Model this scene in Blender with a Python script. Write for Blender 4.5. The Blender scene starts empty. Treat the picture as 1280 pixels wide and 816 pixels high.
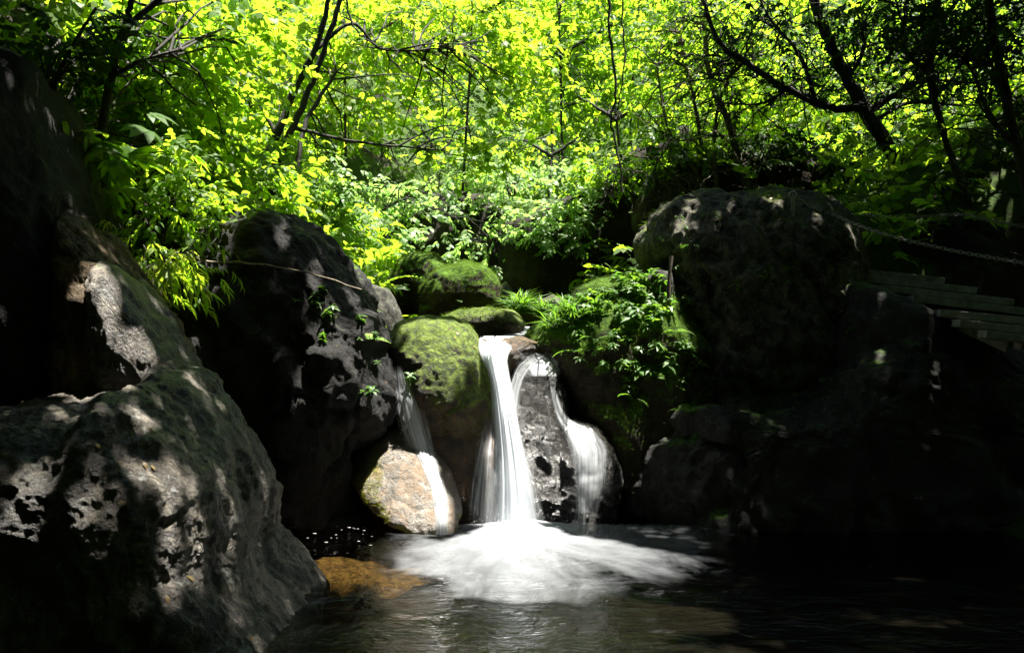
import bpy, bmesh, math
import numpy as np
from mathutils import Vector, Matrix
from mathutils.bvhtree import BVHTree

# ---------------------------------------------------------------- camera, light, exposure
C = bpy.context.scene
COL = C.collection
F, CX, CY, CAMH = 1108.0, 640.0, 408.0, 2.0          # focal length in photo pixels, picture centre, eye height over the pool
cam = bpy.data.cameras.new('camera'); cam.sensor_width = 36; cam.lens = 36 * F / 1280
cam.clip_start = 0.05; cam.clip_end = 500
cam_o = bpy.data.objects.new('camera', cam); COL.objects.link(cam_o)
cam_o.location = (0, 0, CAMH); cam_o.rotation_euler = (math.radians(90), 0, 0)
C.camera = cam_o

SUN = Vector((0.20, 0.03, 0.95)).normalized()         # towards the sun
elev = math.asin(SUN.z); azim = math.atan2(SUN.x, SUN.y)
W = bpy.data.worlds.new('World'); C.world = W; W.use_nodes = True
wn = W.node_tree; wn.nodes.clear()
sky = wn.nodes.new('ShaderNodeTexSky'); sky.sky_type = 'NISHITA'; sky.sun_disc = False
sky.sun_elevation = elev; sky.sun_rotation = azim
bg = wn.nodes.new('ShaderNodeBackground'); bg.inputs[1].default_value = 0.05
wo = wn.nodes.new('ShaderNodeOutputWorld')
wn.links.new(sky.outputs[0], bg.inputs[0]); wn.links.new(bg.outputs[0], wo.inputs[0])
sl = bpy.data.lights.new('sun', 'SUN'); sl.energy = 5.0; sl.angle = math.radians(0.8); sl.color = (1, 0.95, 0.86)
so = bpy.data.objects.new('sun', sl); COL.objects.link(so)
so.rotation_euler = SUN.to_track_quat('Z', 'Y').to_euler(); so.location = (0, 0, 30)
C.view_settings.view_transform = 'Standard'; C.view_settings.look = 'None'
C.view_settings.exposure = 2.45; C.view_settings.gamma = 1
cy = C.cycles
cy.max_bounces = 10; cy.diffuse_bounces = 3; cy.glossy_bounces = 3; cy.transmission_bounces = 4; cy.transparent_max_bounces = 16
cy.caustics_reflective = False; cy.caustics_refractive = False
cy.use_denoising = True; cy.sample_clamp_indirect = 4

rng = np.random.default_rng(7)

def P(px, py, Y):
    return np.array(((px - CX) / F * Y, Y, CAMH + (CY - py) / F * Y))

# ---------------------------------------------------------------- numpy noise
def _hash(ix, iy, iz, s=0):
    h = (ix.astype(np.int64) * 374761393 + iy.astype(np.int64) * 668265263 + iz.astype(np.int64) * 1440662683 + s * 974634773) & 0xffffffff
    h = ((h ^ (h >> 13)) * 1274126177) & 0xffffffff
    h = ((h ^ (h >> 16)) * 2246822519) & 0xffffffff
    return ((h ^ (h >> 15)) & 0xffffff) / float(0xffffff)
def vnoise(p, s=0):
    i = np.floor(p); f = p - i; f = f * f * f * (f * (f * 6 - 15) + 10)
    x, y, z = i[:, 0], i[:, 1], i[:, 2]; r = 0
    for dx in (0, 1):
        wx = f[:, 0] if dx else 1 - f[:, 0]
        for dy in (0, 1):
            wy = f[:, 1] if dy else 1 - f[:, 1]
            for dz in (0, 1):
                wz = f[:, 2] if dz else 1 - f[:, 2]
                r = r + _hash(x + dx, y + dy, z + dz, s) * wx * wy * wz
    return r * 2 - 1
def fbm(p, o=4, s=0):
    a, t, r = 1.0, 0.0, 0
    for k in range(o):
        r = r + a * vnoise(p * 2 ** k + 17.3 * k, s + k); t += a; a *= .5
    return r / t
def ridged(p, o=4, s=0):
    a, t, r = 1.0, 0.0, 0
    for k in range(o):
        r = r + a * (1 - 2 * np.abs(vnoise(p * 2 ** k + 9.1 * k, s + k))); t += a; a *= .5
    return r / t
def worley(p, s=0):
    i = np.floor(p); d1 = np.full(len(p), 9.0); cell = np.zeros(len(p)); d2 = np.full(len(p), 9.0)
    for dx in (-1, 0, 1):
        for dy in (-1, 0, 1):
            for dz in (-1, 0, 1):
                q = i + np.array((dx, dy, dz))
                o = np.stack([_hash(q[:, 0], q[:, 1], q[:, 2], s + k) for k in range(3)], 1)
                d = np.linalg.norm(q + o - p, axis=1)
                c = _hash(q[:, 0], q[:, 1], q[:, 2], s + 5)
                m = d < d1
                d2 = np.where(m, d1, np.minimum(d2, d)); d1 = np.where(m, d, d1); cell = np.where(m, c, cell)
    return d1, d2, cell

# ---------------------------------------------------------------- mesh helpers
def np_mesh(name, V, polys, mat, parent=None, loc=None, smooth=False, uv=None):
    """polys: list of (k,n) index arrays.  V in world space; loc becomes the object's origin."""
    V = np.asarray(V, dtype=np.float64)
    if loc is not None: V = V - np.asarray(loc)
    me = bpy.data.meshes.new(name)
    polys = [np.asarray(p, dtype=np.int32) for p in polys if len(p)]
    me.vertices.add(len(V)); me.vertices.foreach_set('co', V.astype(np.float32).ravel())
    idx = np.concatenate([p.ravel() for p in polys])
    tot = np.concatenate([np.full(len(p), p.shape[1], np.int32) for p in polys])
    st = np.concatenate([[0], np.cumsum(tot)[:-1]]).astype(np.int32)
    me.loops.add(len(idx)); me.loops.foreach_set('vertex_index', idx)
    me.polygons.add(len(tot)); me.polygons.foreach_set('loop_start', st); me.polygons.foreach_set('loop_total', tot)
    if smooth: me.polygons.foreach_set('use_smooth', np.ones(len(tot), dtype=bool))
    if uv is not None:
        l = me.uv_layers.new(name='UVMap'); l.data.foreach_set('uv', np.asarray(uv, np.float32)[idx].ravel())
    me.update(calc_edges=True); me.validate()
    if mat: me.materials.append(mat)
    o = bpy.data.objects.new(name, me); COL.objects.link(o)
    if loc is not None: o.location = tuple(loc) if parent is None else tuple(np.asarray(loc) - np.asarray(parent.location))
    if parent is not None: o.parent = parent
    return o
def tag(o, label=None, cat=None, group=None, kind=None):
    if label: o['label'] = label
    if cat: o['category'] = cat
    if group: o['group'] = group
    if kind: o['kind'] = kind
    return o
def empty(name, loc, label, cat, group=None):
    o = bpy.data.objects.new(name, None); COL.objects.link(o); o.location = tuple(loc); o.empty_display_size = .2
    return tag(o, label, cat, group)

def catmull(pts, n):
    pts = np.asarray(pts, float)
    if len(pts) < 3:
        t = np.linspace(0, 1, n)[:, None]; return pts[0] * (1 - t) + pts[-1] * t
    q = np.vstack([2 * pts[0] - pts[1], pts, 2 * pts[-1] - pts[-2]])
    out = []
    for t in np.linspace(0, len(pts) - 1.000001, n):
        k = int(t); u = t - k; a, b, c, d = q[k], q[k + 1], q[k + 2], q[k + 3]
        out.append(.5 * (2 * b + (c - a) * u + (2 * a - 5 * b + 4 * c - d) * u * u + (3 * b - a - 3 * c + d) * u ** 3))
    return np.array(out)
class Tubes:
    def __init__(s): s.V = []; s.Q = []; s.n = 0
    def add(s, pts, r0, r1, n=14, sides=7, bump=.12, wob=0.0):
        p = catmull(pts, n)
        if wob: p[1:-1] += rng.normal(0, wob, (n - 2, 3))
        t = np.gradient(p, axis=0); t /= np.linalg.norm(t, axis=1)[:, None] + 1e-9
        ref = np.array((.31, .9, .2)); a = np.cross(t, ref); a /= np.linalg.norm(a, axis=1)[:, None] + 1e-9
        b = np.cross(t, a)
        r = np.linspace(r0, r1, n)
        ang = np.linspace(0, 2 * math.pi, sides, endpoint=False)
        rr = r[:, None] * (1 + bump * rng.normal(0, 1, (n, sides)))
        ring = p[:, None] + rr[..., None] * (np.cos(ang)[None, :, None] * a[:, None] + np.sin(ang)[None, :, None] * b[:, None])
        s.V.append(ring.reshape(-1, 3))
        i = np.arange(n - 1)[:, None] * sides; j = np.arange(sides)[None]; k = (j + 1) % sides
        s.Q.append(np.stack([i + j, i + k, i + k + sides, i + j + sides], -1).reshape(-1, 4) + s.n)
        s.n += n * sides
        return p
    def build(s, name, mat, parent=None, loc=None):
        return np_mesh(name, np.vstack(s.V), [np.vstack(s.Q)], mat, parent, loc, smooth=True)

# ---------------------------------------------------------------- materials
def nodes(name):
    m = bpy.data.materials.new(name); m.use_nodes = True; nt = m.node_tree; nt.nodes.clear()
    return m, nt
class N:
    def __init__(s, nt): s.nt = nt
    def __call__(s, typ, ins=None, **kw):
        n = s.nt.nodes.new(typ)
        for k, v in kw.items(): setattr(n, k, v)
        for k, v in (ins or {}).items(): s.set(n, k, v)
        return n
    def set(s, n, k, v):
        i = n.inputs[k]
        if hasattr(v, 'is_output') or isinstance(v, bpy.types.NodeSocket): s.nt.links.new(v, i)
        else:
            if isinstance(v, (tuple, list)) and len(v) == 3 and i.type == 'RGBA': v = (*v, 1)
            i.default_value = v
    def math(s, op, a, b=0.0, clamp=False):
        n = s('ShaderNodeMath', {0: a, 1: b}, operation=op); n.use_clamp = clamp; return n.outputs[0]
    def ramp(s, v, a, b, lo=0., hi=1.):
        return s('ShaderNodeMapRange', {0: v, 1: a, 2: b, 3: lo, 4: hi}).outputs[0]
    def mix(s, f, a, b):
        n = s('ShaderNodeMix', data_type='RGBA'); s.set(n, 0, f); s.set(n, 6, a); s.set(n, 7, b); return n.outputs[2]
    def noise(s, vec, sc, det=5, rough=.6, dist=0.0):
        n = s('ShaderNodeTexNoise', {'Vector': vec, 'Scale': sc, 'Detail': det, 'Roughness': rough, 'Distortion': dist}); return n.outputs[0]
    def out(s, sh): 
        o = s('ShaderNodeOutputMaterial'); s.nt.links.new(sh, o.inputs[0])

def rock_mat(name, c1, c2, moss=0.3, wet=0.0, lichen=0.3, mossc=((.012, .034, .003), (.08, .155, .006)), mz=(.25, .8), sc=1.0, streak=0.0, bump=1.0, stain=None):
    m, nt = nodes(name); n = N(nt)
    co = n('ShaderNodeTexCoord').outputs['Object']
    big = n.noise(co, 1.3 * sc, 6, .62, .4); mid = n.noise(co, 7 * sc, 7, .68, .6); fine = n.noise(co, 42 * sc, 6, .7)
    st = n('ShaderNodeMapping', {'Vector': co, 'Scale': (6, 6, .7)}).outputs[0]; stn = n.noise(st, 1.2 * sc, 5, .65, .8)
    vor = n('ShaderNodeTexVoronoi', {'Vector': co, 'Scale': 5 * sc}, feature='DISTANCE_TO_EDGE').outputs[0]
    f = n.math('ADD', n.math('MULTIPLY', big, .45), n.math('MULTIPLY', mid, .55))
    col = n.mix(n.ramp(f, .42, .58), c1, c2)
    dk = n.ramp(n.math('ADD', n.math('MULTIPLY', fine, .6), n.math('MULTIPLY', n.noise(co, 110 * sc, 3, .7), .4)), .38, .6, .25, 1.25)
    col = n.mix(1.0, col, col)
    mul = n('ShaderNodeMix', data_type='RGBA', blend_type='MULTIPLY'); n.set(mul, 0, .8); n.set(mul, 6, col); n.set(mul, 7, n('ShaderNodeCombineColor', {0: dk, 1: dk, 2: dk}).outputs[0]); col = mul.outputs[2]
    wv = n('ShaderNodeVectorMath', {0: co, 1: n('ShaderNodeVectorMath', {0: n('ShaderNodeTexNoise', {'Vector': co, 'Scale': 3 * sc, 'Detail': 4}).outputs[1], 3: .35}, operation='SCALE').outputs[0]}, operation='ADD').outputs[0]
    ck = n('ShaderNodeTexVoronoi', {'Vector': wv, 'Scale': 2.2 * sc}, feature='DISTANCE_TO_EDGE').outputs[0]
    crk = n.math('MULTIPLY', n.ramp(ck, .003, .014, .8, 0), n.ramp(mid, .47, .6))
    if stain: col = n.mix(n.math('MULTIPLY', n.ramp(stn, .47, .62), .8), col, stain)
    if streak: col = n.mix(n.math('MULTIPLY', n.ramp(stn, .45, .57), streak), col, (.012, .011, .009))
    if lichen: col = n.mix(n.math('MULTIPLY', n.ramp(n.noise(co, 9 * sc, 8, .75, .8), .56, .66), lichen), col, (.34, .35, .33))
    col = n.mix(crk, col, (.006, .005, .004))
    nz = n('ShaderNodeSeparateXYZ', {0: n('ShaderNodeNewGeometry').outputs['Normal']}).outputs[2]
    mm = n.math('ADD', n.ramp(nz, mz[0], mz[1], -.5, .5), n.math('ADD', n.math('MULTIPLY', n.math('SUBTRACT', big, .5), 2.6), n.math('MULTIPLY', n.math('SUBTRACT', mid, .5), 1.6)))
    mk = n.ramp(mm, .5 - moss, .72 - moss)
    if moss <= -.9: mk = 0.0
    mc = n.mix(n.ramp(n.noise(co, 16 * sc, 5, .7), .35, .65), mossc[0], mossc[1])
    col = n.mix(mk, col, mc)
    rough = n.ramp(mid, .3, .7, .85 - .6 * wet, .95 - .5 * wet)
    vfine = n.noise(co, 130 * sc, 4, .7)
    h = n.math('ADD', n.math('MULTIPLY', mid, .3), n.math('MULTIPLY', fine, .2))
    h = n.math('SUBTRACT', h, n.math('MULTIPLY', crk, .12))
    h = n.math('ADD', h, n.math('ADD', n.math('MULTIPLY', vfine, .06), n.math('MULTIPLY', n.ramp(vor, 0, .05), .02)))
    bn = n('ShaderNodeBump', {'Strength': .9 * bump, 'Distance': .14, 'Height': h}).outputs[0]
    b = n('ShaderNodeBsdfPrincipled', {'Base Color': col, 'Roughness': n.mix(mk, rough, .95) if False else rough, 'Normal': bn, 'Specular IOR Level': .25 + .5 * wet})
    n.out(b.outputs[0]); return m

def leaf_mat(name, refl, refl2, trans, trans2, tr=.55, gloss=.05):
    m, nt = nodes(name); n = N(nt)
    ri = n('ShaderNodeNewGeometry').outputs['Random Per Island']
    ri2 = n.math('POWER', ri, 1.4)
    d = n('ShaderNodeBsdfDiffuse', {'Color': n.mix(ri2, refl, refl2)})
    t = n('ShaderNodeBsdfTranslucent', {'Color': n.mix(ri2, trans, trans2)})
    g = n('ShaderNodeBsdfGlossy', {'Color': (1, 1, 1), 'Roughness': .5})
    s1 = n('ShaderNodeMixShader', {0: tr, 1: d.outputs[0], 2: t.outputs[0]})
    lw = n('ShaderNodeLayerWeight', {0: .25}).outputs[0]
    s2 = n('ShaderNodeMixShader', {0: n.math('MULTIPLY', n.math('ADD', lw, .25), gloss), 1: s1.outputs[0], 2: g.outputs[0]})
    n.out(s2.outputs[0]); return m
def bark_mat(name, c1, c2):
    m, nt = nodes(name); n = N(nt)
    co = n('ShaderNodeTexCoord').outputs['Object']
    st = n('ShaderNodeMapping', {'Vector': co, 'Scale': (9, 9, 2)}).outputs[0]
    a = n.noise(st, 3, 6, .7)
    b = n('ShaderNodeBsdfPrincipled', {'Base Color': n.mix(n.ramp(a, .35, .65), c1, c2), 'Roughness': .9,
        'Normal': n('ShaderNodeBump', {'Strength': .8, 'Distance': .02, 'Height': a}).outputs[0]})
    n.out(b.outputs[0]); return m
def water_mat(name, tint, bump_s, scale, rough=.04):
    m, nt = nodes(name); n = N(nt)
    co = n('ShaderNodeTexCoord').outputs['Object']
    mp = n('ShaderNodeMapping', {'Vector': co, 'Scale': (1, 1.6, 1)}).outputs[0]
    h = n.math('ADD', n.noise(mp, scale, 5, .6, .6), n.math('MULTIPLY', n.noise(mp, scale * 4.5, 4, .6, .3), .3))
    bn = n('ShaderNodeBump', {'Strength': bump_s, 'Distance': .06, 'Height': h}).outputs[0]
    fr = n('ShaderNodeFresnel', {0: 1.33, 1: bn}).outputs[0]
    g = n('ShaderNodeBsdfGlossy', {'Color': (1, 1, 1), 'Roughness': rough, 'Normal': bn})
    t = n('ShaderNodeBsdfTransparent', {0: tint})
    s = n('ShaderNodeMixShader', {0: fr, 1: t.outputs[0], 2: g.outputs[0]})
    n.out(s.outputs[0]); return m
def fall_mat(name, fu, lo, hi, core=0.0, dens=1.0, fv=1.2, fade=.01):
    """silky falling water; uv: u across, v along the fall"""
    m, nt = nodes(name); n = N(nt)
    uv = n('ShaderNodeTexCoord').outputs['UV']
    a = n.noise(n('ShaderNodeMapping', {'Vector': uv, 'Scale': (fu, fv, 1)}).outputs[0], 1, 4, .6, .25)
    b = n.noise(n('ShaderNodeMapping', {'Vector': uv, 'Scale': (fu * 3.3, fv * 1.6, 1), 'Location': (3, 5, 0)}).outputs[0], 1, 3, .6, .1)
    u = n('ShaderNodeSeparateXYZ', {0: uv}).outputs[0]
    e = n.math('SUBTRACT', 1.0, n.math('ABSOLUTE', n.math('SUBTRACT', n.math('MULTIPLY', u, 2.0), 1.0)))
    s = n.math('ADD', n.math('MULTIPLY', a, .74), n.math('MULTIPLY', b, .26))
    s = n.math('ADD', s, n.math('MULTIPLY', e, core))
    al = n.math('MULTIPLY', n.ramp(s, lo, hi), n.ramp(n.math('ADD', e, n.math('MULTIPLY', n.math('SUBTRACT', a, .5), .7)), .05, .5))
    al = n.math('MULTIPLY', al, dens)
    al = n.math('MULTIPLY', al, n.ramp(n.math('ADD', n('ShaderNodeSeparateXYZ', {0: uv}).outputs[1], n.math('MULTIPLY', n.math('SUBTRACT', a, .5), .3)), 0, fade))
    bn = n('ShaderNodeBump', {'Strength': .15, 'Distance': .03, 'Height': s}).outputs[0]
    d = n('ShaderNodeBsdfDiffuse', {'Color': (.86, .9, .95), 'Normal': bn})
    t = n('ShaderNodeBsdfTranslucent', {'Color': (.86, .9, .95)})
    g = n('ShaderNodeBsdfGlossy', {'Color': (1, 1, 1), 'Roughness': .25, 'Normal': bn})
    x = n('ShaderNodeMixShader', {0: .5, 1: d.outputs[0], 2: t.outputs[0]})
    x = n('ShaderNodeMixShader', {0: .12, 1: x.outputs[0], 2: g.outputs[0]})
    y = n('ShaderNodeMixShader', {0: al, 1: n('ShaderNodeBsdfTransparent').outputs[0], 2: x.outputs[0]})
    n.out(y.outputs[0]); return m
def foam_mat(name):
    """uv: u = angle / 2pi, v = distance from the foot of the fall, 0..1"""
    m, nt = nodes(name); n = N(nt)
    uv = n('ShaderNodeTexCoord').outputs['UV']; ob = n('ShaderNodeTexCoord').outputs['Object']
    sep = n('ShaderNodeSeparateXYZ', {0: uv}); v = sep.outputs[1]
    a = n.noise(n('ShaderNodeMapping', {'Vector': uv, 'Scale': (22, 3.0, 1)}).outputs[0], 1, 5, .6, 1.2)
    b = n.noise(n('ShaderNodeMapping', {'Vector': ob, 'Scale': (1.6, 3.2, 1)}).outputs[0], 1.6, 6, .62, 1.0)
    c = n.noise(n('ShaderNodeMapping', {'Vector': uv, 'Scale': (90, 7, 1)}).outputs[0], 1, 4, .6, .6)
    s = n.math('ADD', n.math('MULTIPLY', a, .58), n.math('ADD', n.math('MULTIPLY', b, .2), n.math('MULTIPLY', c, .22)))
    fall = n.ramp(n.math('POWER', v, .8), 0.0, 1.0, .6, -.24)
    al = n.math('MULTIPLY', n.ramp(n.math('ADD', s, fall), .26, .95), n.ramp(v, .03, .4, .88, .34))
    al = n.math('MULTIPLY', al, n.ramp(v, .8, 1.0, 1, 0))
    d = n('ShaderNodeBsdfDiffuse', {'Color': (.5, .53, .56)})
    bn = n('ShaderNodeBump', {'Strength': .5, 'Distance': .05, 'Height': s}).outputs[0]; n.set(d, 'Normal', bn)
    y = n('ShaderNodeMixShader', {0: al, 1: n('ShaderNodeBsdfTransparent').outputs[0], 2: d.outputs[0]})
    n.out(y.outputs[0]); return m
def plain(name, c, rough=.7, metal=0.0, var=.4, sc=12):
    m, nt = nodes(name); n = N(nt)
    co = n('ShaderNodeTexCoord').outputs['Object']; a = n.noise(co, sc, 6, .7, .4)
    c2 = tuple(x * (1 - var) for x in c)
    b = n('ShaderNodeBsdfPrincipled', {'Base Color': n.mix(n.ramp(a, .35, .65), c2, c), 'Roughness': rough, 'Metallic': metal,
        'Normal': n('ShaderNodeBump', {'Strength': .5, 'Distance': .01, 'Height': a}).outputs[0]})
    n.out(b.outputs[0]); return m

M = {}
M['rock_grey'] = rock_mat('rock_grey', (.018, .016, .013), (.26, .225, .175), moss=-.2, lichen=.75, streak=.85, wet=.85, stain=(.15, .115, .075), mz=(.0, .9))
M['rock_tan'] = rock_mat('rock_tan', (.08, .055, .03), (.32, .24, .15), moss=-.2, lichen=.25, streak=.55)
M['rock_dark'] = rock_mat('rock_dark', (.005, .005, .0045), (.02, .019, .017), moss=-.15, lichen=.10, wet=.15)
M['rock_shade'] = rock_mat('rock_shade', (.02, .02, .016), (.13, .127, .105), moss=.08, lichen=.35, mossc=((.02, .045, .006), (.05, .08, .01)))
M['rock_moss'] = rock_mat('rock_moss', (.018, .015, .01), (.08, .065, .035), moss=.62, lichen=.05, mz=(-.1, .6))
M['rock_fallmoss'] = rock_mat('rock_fallmoss', (.02, .015, .008), (.12, .08, .035), moss=.72, lichen=.0, wet=.35, mz=(-.35, .6), mossc=((.012, .026, .003), (.125, .18, .006)))
M['rock_wet'] = rock_mat('rock_wet', (.005, .0045, .003), (.030, .025, .018), moss=-.1, lichen=.07, wet=1.15, sc=1.7, bump=1.9, mossc=((.02, .03, .006), (.06, .07, .012)))
M['rock_brown'] = rock_mat('rock_brown', (.025, .015, .007), (.16, .09, .035), moss=-.2, lichen=.05, wet=.8, sc=1.4, streak=.3)
M['rock_slab'] = rock_mat('rock_slab', (.09, .075, .055), (.26, .235, .2), moss=.02, lichen=.5, wet=.85, stain=(.19, .125, .07), mossc=((.1, .12, .006), (.26, .26, .015)), mz=(.8, -.3))
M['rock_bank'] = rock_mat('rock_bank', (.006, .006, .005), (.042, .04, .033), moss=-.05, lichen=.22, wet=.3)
M['rock_top'] = rock_mat('rock_top', (.022, .021, .017), (.19, .18, .14), moss=.3, lichen=.3, mz=(.2, .95), mossc=((.03, .05, .01), (.11, .12, .035)))
M['cliff'] = rock_mat('cliff', (.012, .011, .009), (.05, .042, .034), moss=-.1, lichen=.05, mossc=((.02, .045, .006), (.05, .08, .01)))
M['soil'] = rock_mat('soil', (.015, .011, .007), (.06, .045, .025), moss=.7, lichen=.0, mossc=((.02, .045, .006), (.05, .09, .01)))
M['bed'] = rock_mat('bed', (.012, .012, .011), (.05, .048, .042), moss=-1, lichen=.05, sc=2.2)
M['sand'] = rock_mat('sand', (.20, .11, .035), (.66, .43, .15), moss=-1, lichen=.0, sc=2.0, stain=(.06, .04, .02))
YG, DG = (.09, .16, .012), (.04, .09, .008)
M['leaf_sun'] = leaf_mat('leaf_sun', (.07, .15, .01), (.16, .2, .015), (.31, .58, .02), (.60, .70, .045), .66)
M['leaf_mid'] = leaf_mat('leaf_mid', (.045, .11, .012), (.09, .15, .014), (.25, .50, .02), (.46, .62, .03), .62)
M['leaf_pale_haze'] = leaf_mat('leaf_pale_haze', (.08, .17, .04), (.16, .22, .08), (.30, .58, .09), (.46, .66, .17), .5, .08)  # leaf colour paled to carry the hazy, overexposed glow upstream
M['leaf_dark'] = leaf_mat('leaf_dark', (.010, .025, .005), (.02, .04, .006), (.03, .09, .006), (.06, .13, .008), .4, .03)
M['leaf_plant'] = leaf_mat('leaf_plant', (.04, .11, .012), (.075, .14, .02), (.14, .36, .02), (.28, .48, .03), .45, .08)
M['fuzz'] = leaf_mat('moss_fuzz', (.022, .052, .004), (.075, .12, .008), (.06, .13, .006), (.16, .24, .012), .35, .02)
M['fuzz_bright'] = leaf_mat('yellow_moss_fuzz', (.16, .19, .008), (.32, .31, .02), (.2, .24, .01), (.36, .35, .02), .35, .02)
M['bark'] = bark_mat('bark', (.008, .007, .006), (.035, .03, .025))
M['bark_pale'] = bark_mat('bark_pale', (.04, .032, .022), (.14, .12, .085))
M['water'] = water_mat('pool_water', (.36, .34, .28), .6, 2.6)
M['stream'] = water_mat('stream_water', (.5, .5, .45), .5, 4)
M['fall'] = fall_mat('falling_water', 6, .16, .60, core=.5)
M['film'] = fall_mat('thin_falling_water', 8, .40, .72, core=.14, dens=.8, fade=.28)
M['foam'] = foam_mat('foam_water')
M['wood'] = plain('weathered_wood', (.3, .285, .255), .75, var=.6, sc=9)
M['iron'] = plain('rusty_iron', (.34, .31, .28), .5, .3)
M['twig'] = bark_mat('dry_twig', (.12, .10, .07), (.3, .25, .18))

# ---------------------------------------------------------------- terrain
def xc(y): return np.where(y < 9, .4, .4 - .02 * (y - 9))
def sstep(a, b, x):
    t = np.clip((x - a) / (b - a), 0, 1); return t * t * (3 - 2 * t)
def ground_h(x, y):
    base = -.42 + 2.25 * sstep(9.3, 10.9, y) + .06 * np.clip(y - 11, 0, None)
    base = base + .78 * np.clip(y - 17.5, 0, None)
    wl = np.where(y < 9.5, 3.6, 3.6 - 1.5 * sstep(9.5, 12, y)); wr = np.where(y < 9.5, 3.9, 3.9 - 2.6 * sstep(9.5, 12, y))
    dl = np.clip(-(x - xc(y)) - wl, 0, None); dr = np.clip((x - xc(y)) - wr, 0, None)
    sl_, sr = 1.15, np.where(y < 12, .62, .55)
    z = base + sl_ * dl * (1 + .3 * np.exp(-dl)) + sr * dr * (1 + .5 * np.exp(-dr))
    z = z + 1.1 * np.clip(-2.5 - y, 0, None)
    return np.minimum(z, 26)
xs = np.arange(-30, 30.01, .3); ys = np.arange(-14, 52.01, .3)
GX, GY = np.meshgrid(xs, ys); gp = np.stack([GX.ravel(), GY.ravel(), np.zeros(GX.size)], 1)
gz = ground_h(gp[:, 0], gp[:, 1]); amp = .06 + .35 * sstep(0, 2.5, gz - base_lvl) if False else .08 + .3 * sstep(.2, 2.5, gz)
gp[:, 2] = gz + amp * fbm(gp * .6, 4, 3)
nx, ny = len(xs), len(ys)
ii = (np.arange(ny - 1)[:, None] * nx + np.arange(nx - 1)[None]).ravel()
gq = np.stack([ii, ii + 1, ii + nx + 1, ii + nx], 1)
BV = []
def add_bvh(V, polys): BV.append(BVHTree.FromPolygons([tuple(v) for v in V], [tuple(int(i) for i in f) for p in polys for f in p]))
fy = gp[gq].mean(1)
bed_m = (fy[:, 2] < .0)
g = np_mesh('terrain', gp, [gq[~bed_m]], M['soil'], smooth=True); tag(g, kind='structure')
b_ = np_mesh('stream_bed', gp, [gq[bed_m]], M['bed'], smooth=True); tag(b_, kind='structure')
TERR = BVHTree.FromPolygons([tuple(v) for v in gp], [tuple(int(i) for i in f) for f in gq])
def gz_at(x, y):
    h = TERR.ray_cast(Vector((x, y, 60)), Vector((0, 0, -1))); return h[0].z if h[0] else 0.0
def surf(px, py, terrain=True, far=60):
    """first rock (or ground) surface seen behind a photo pixel"""
    o = Vector((0, 0, CAMH)); d = Vector(((px - CX) / F, 1, (CY - py) / F)).normalized(); best = None
    for b in BV + ([TERR] if terrain else []):
        h = b.ray_cast(o, d, far)
        if h[0] is not None and (best is None or h[3] < best[2]): best = (np.array(h[0]), np.array(h[1]), h[3])
    return best

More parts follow.
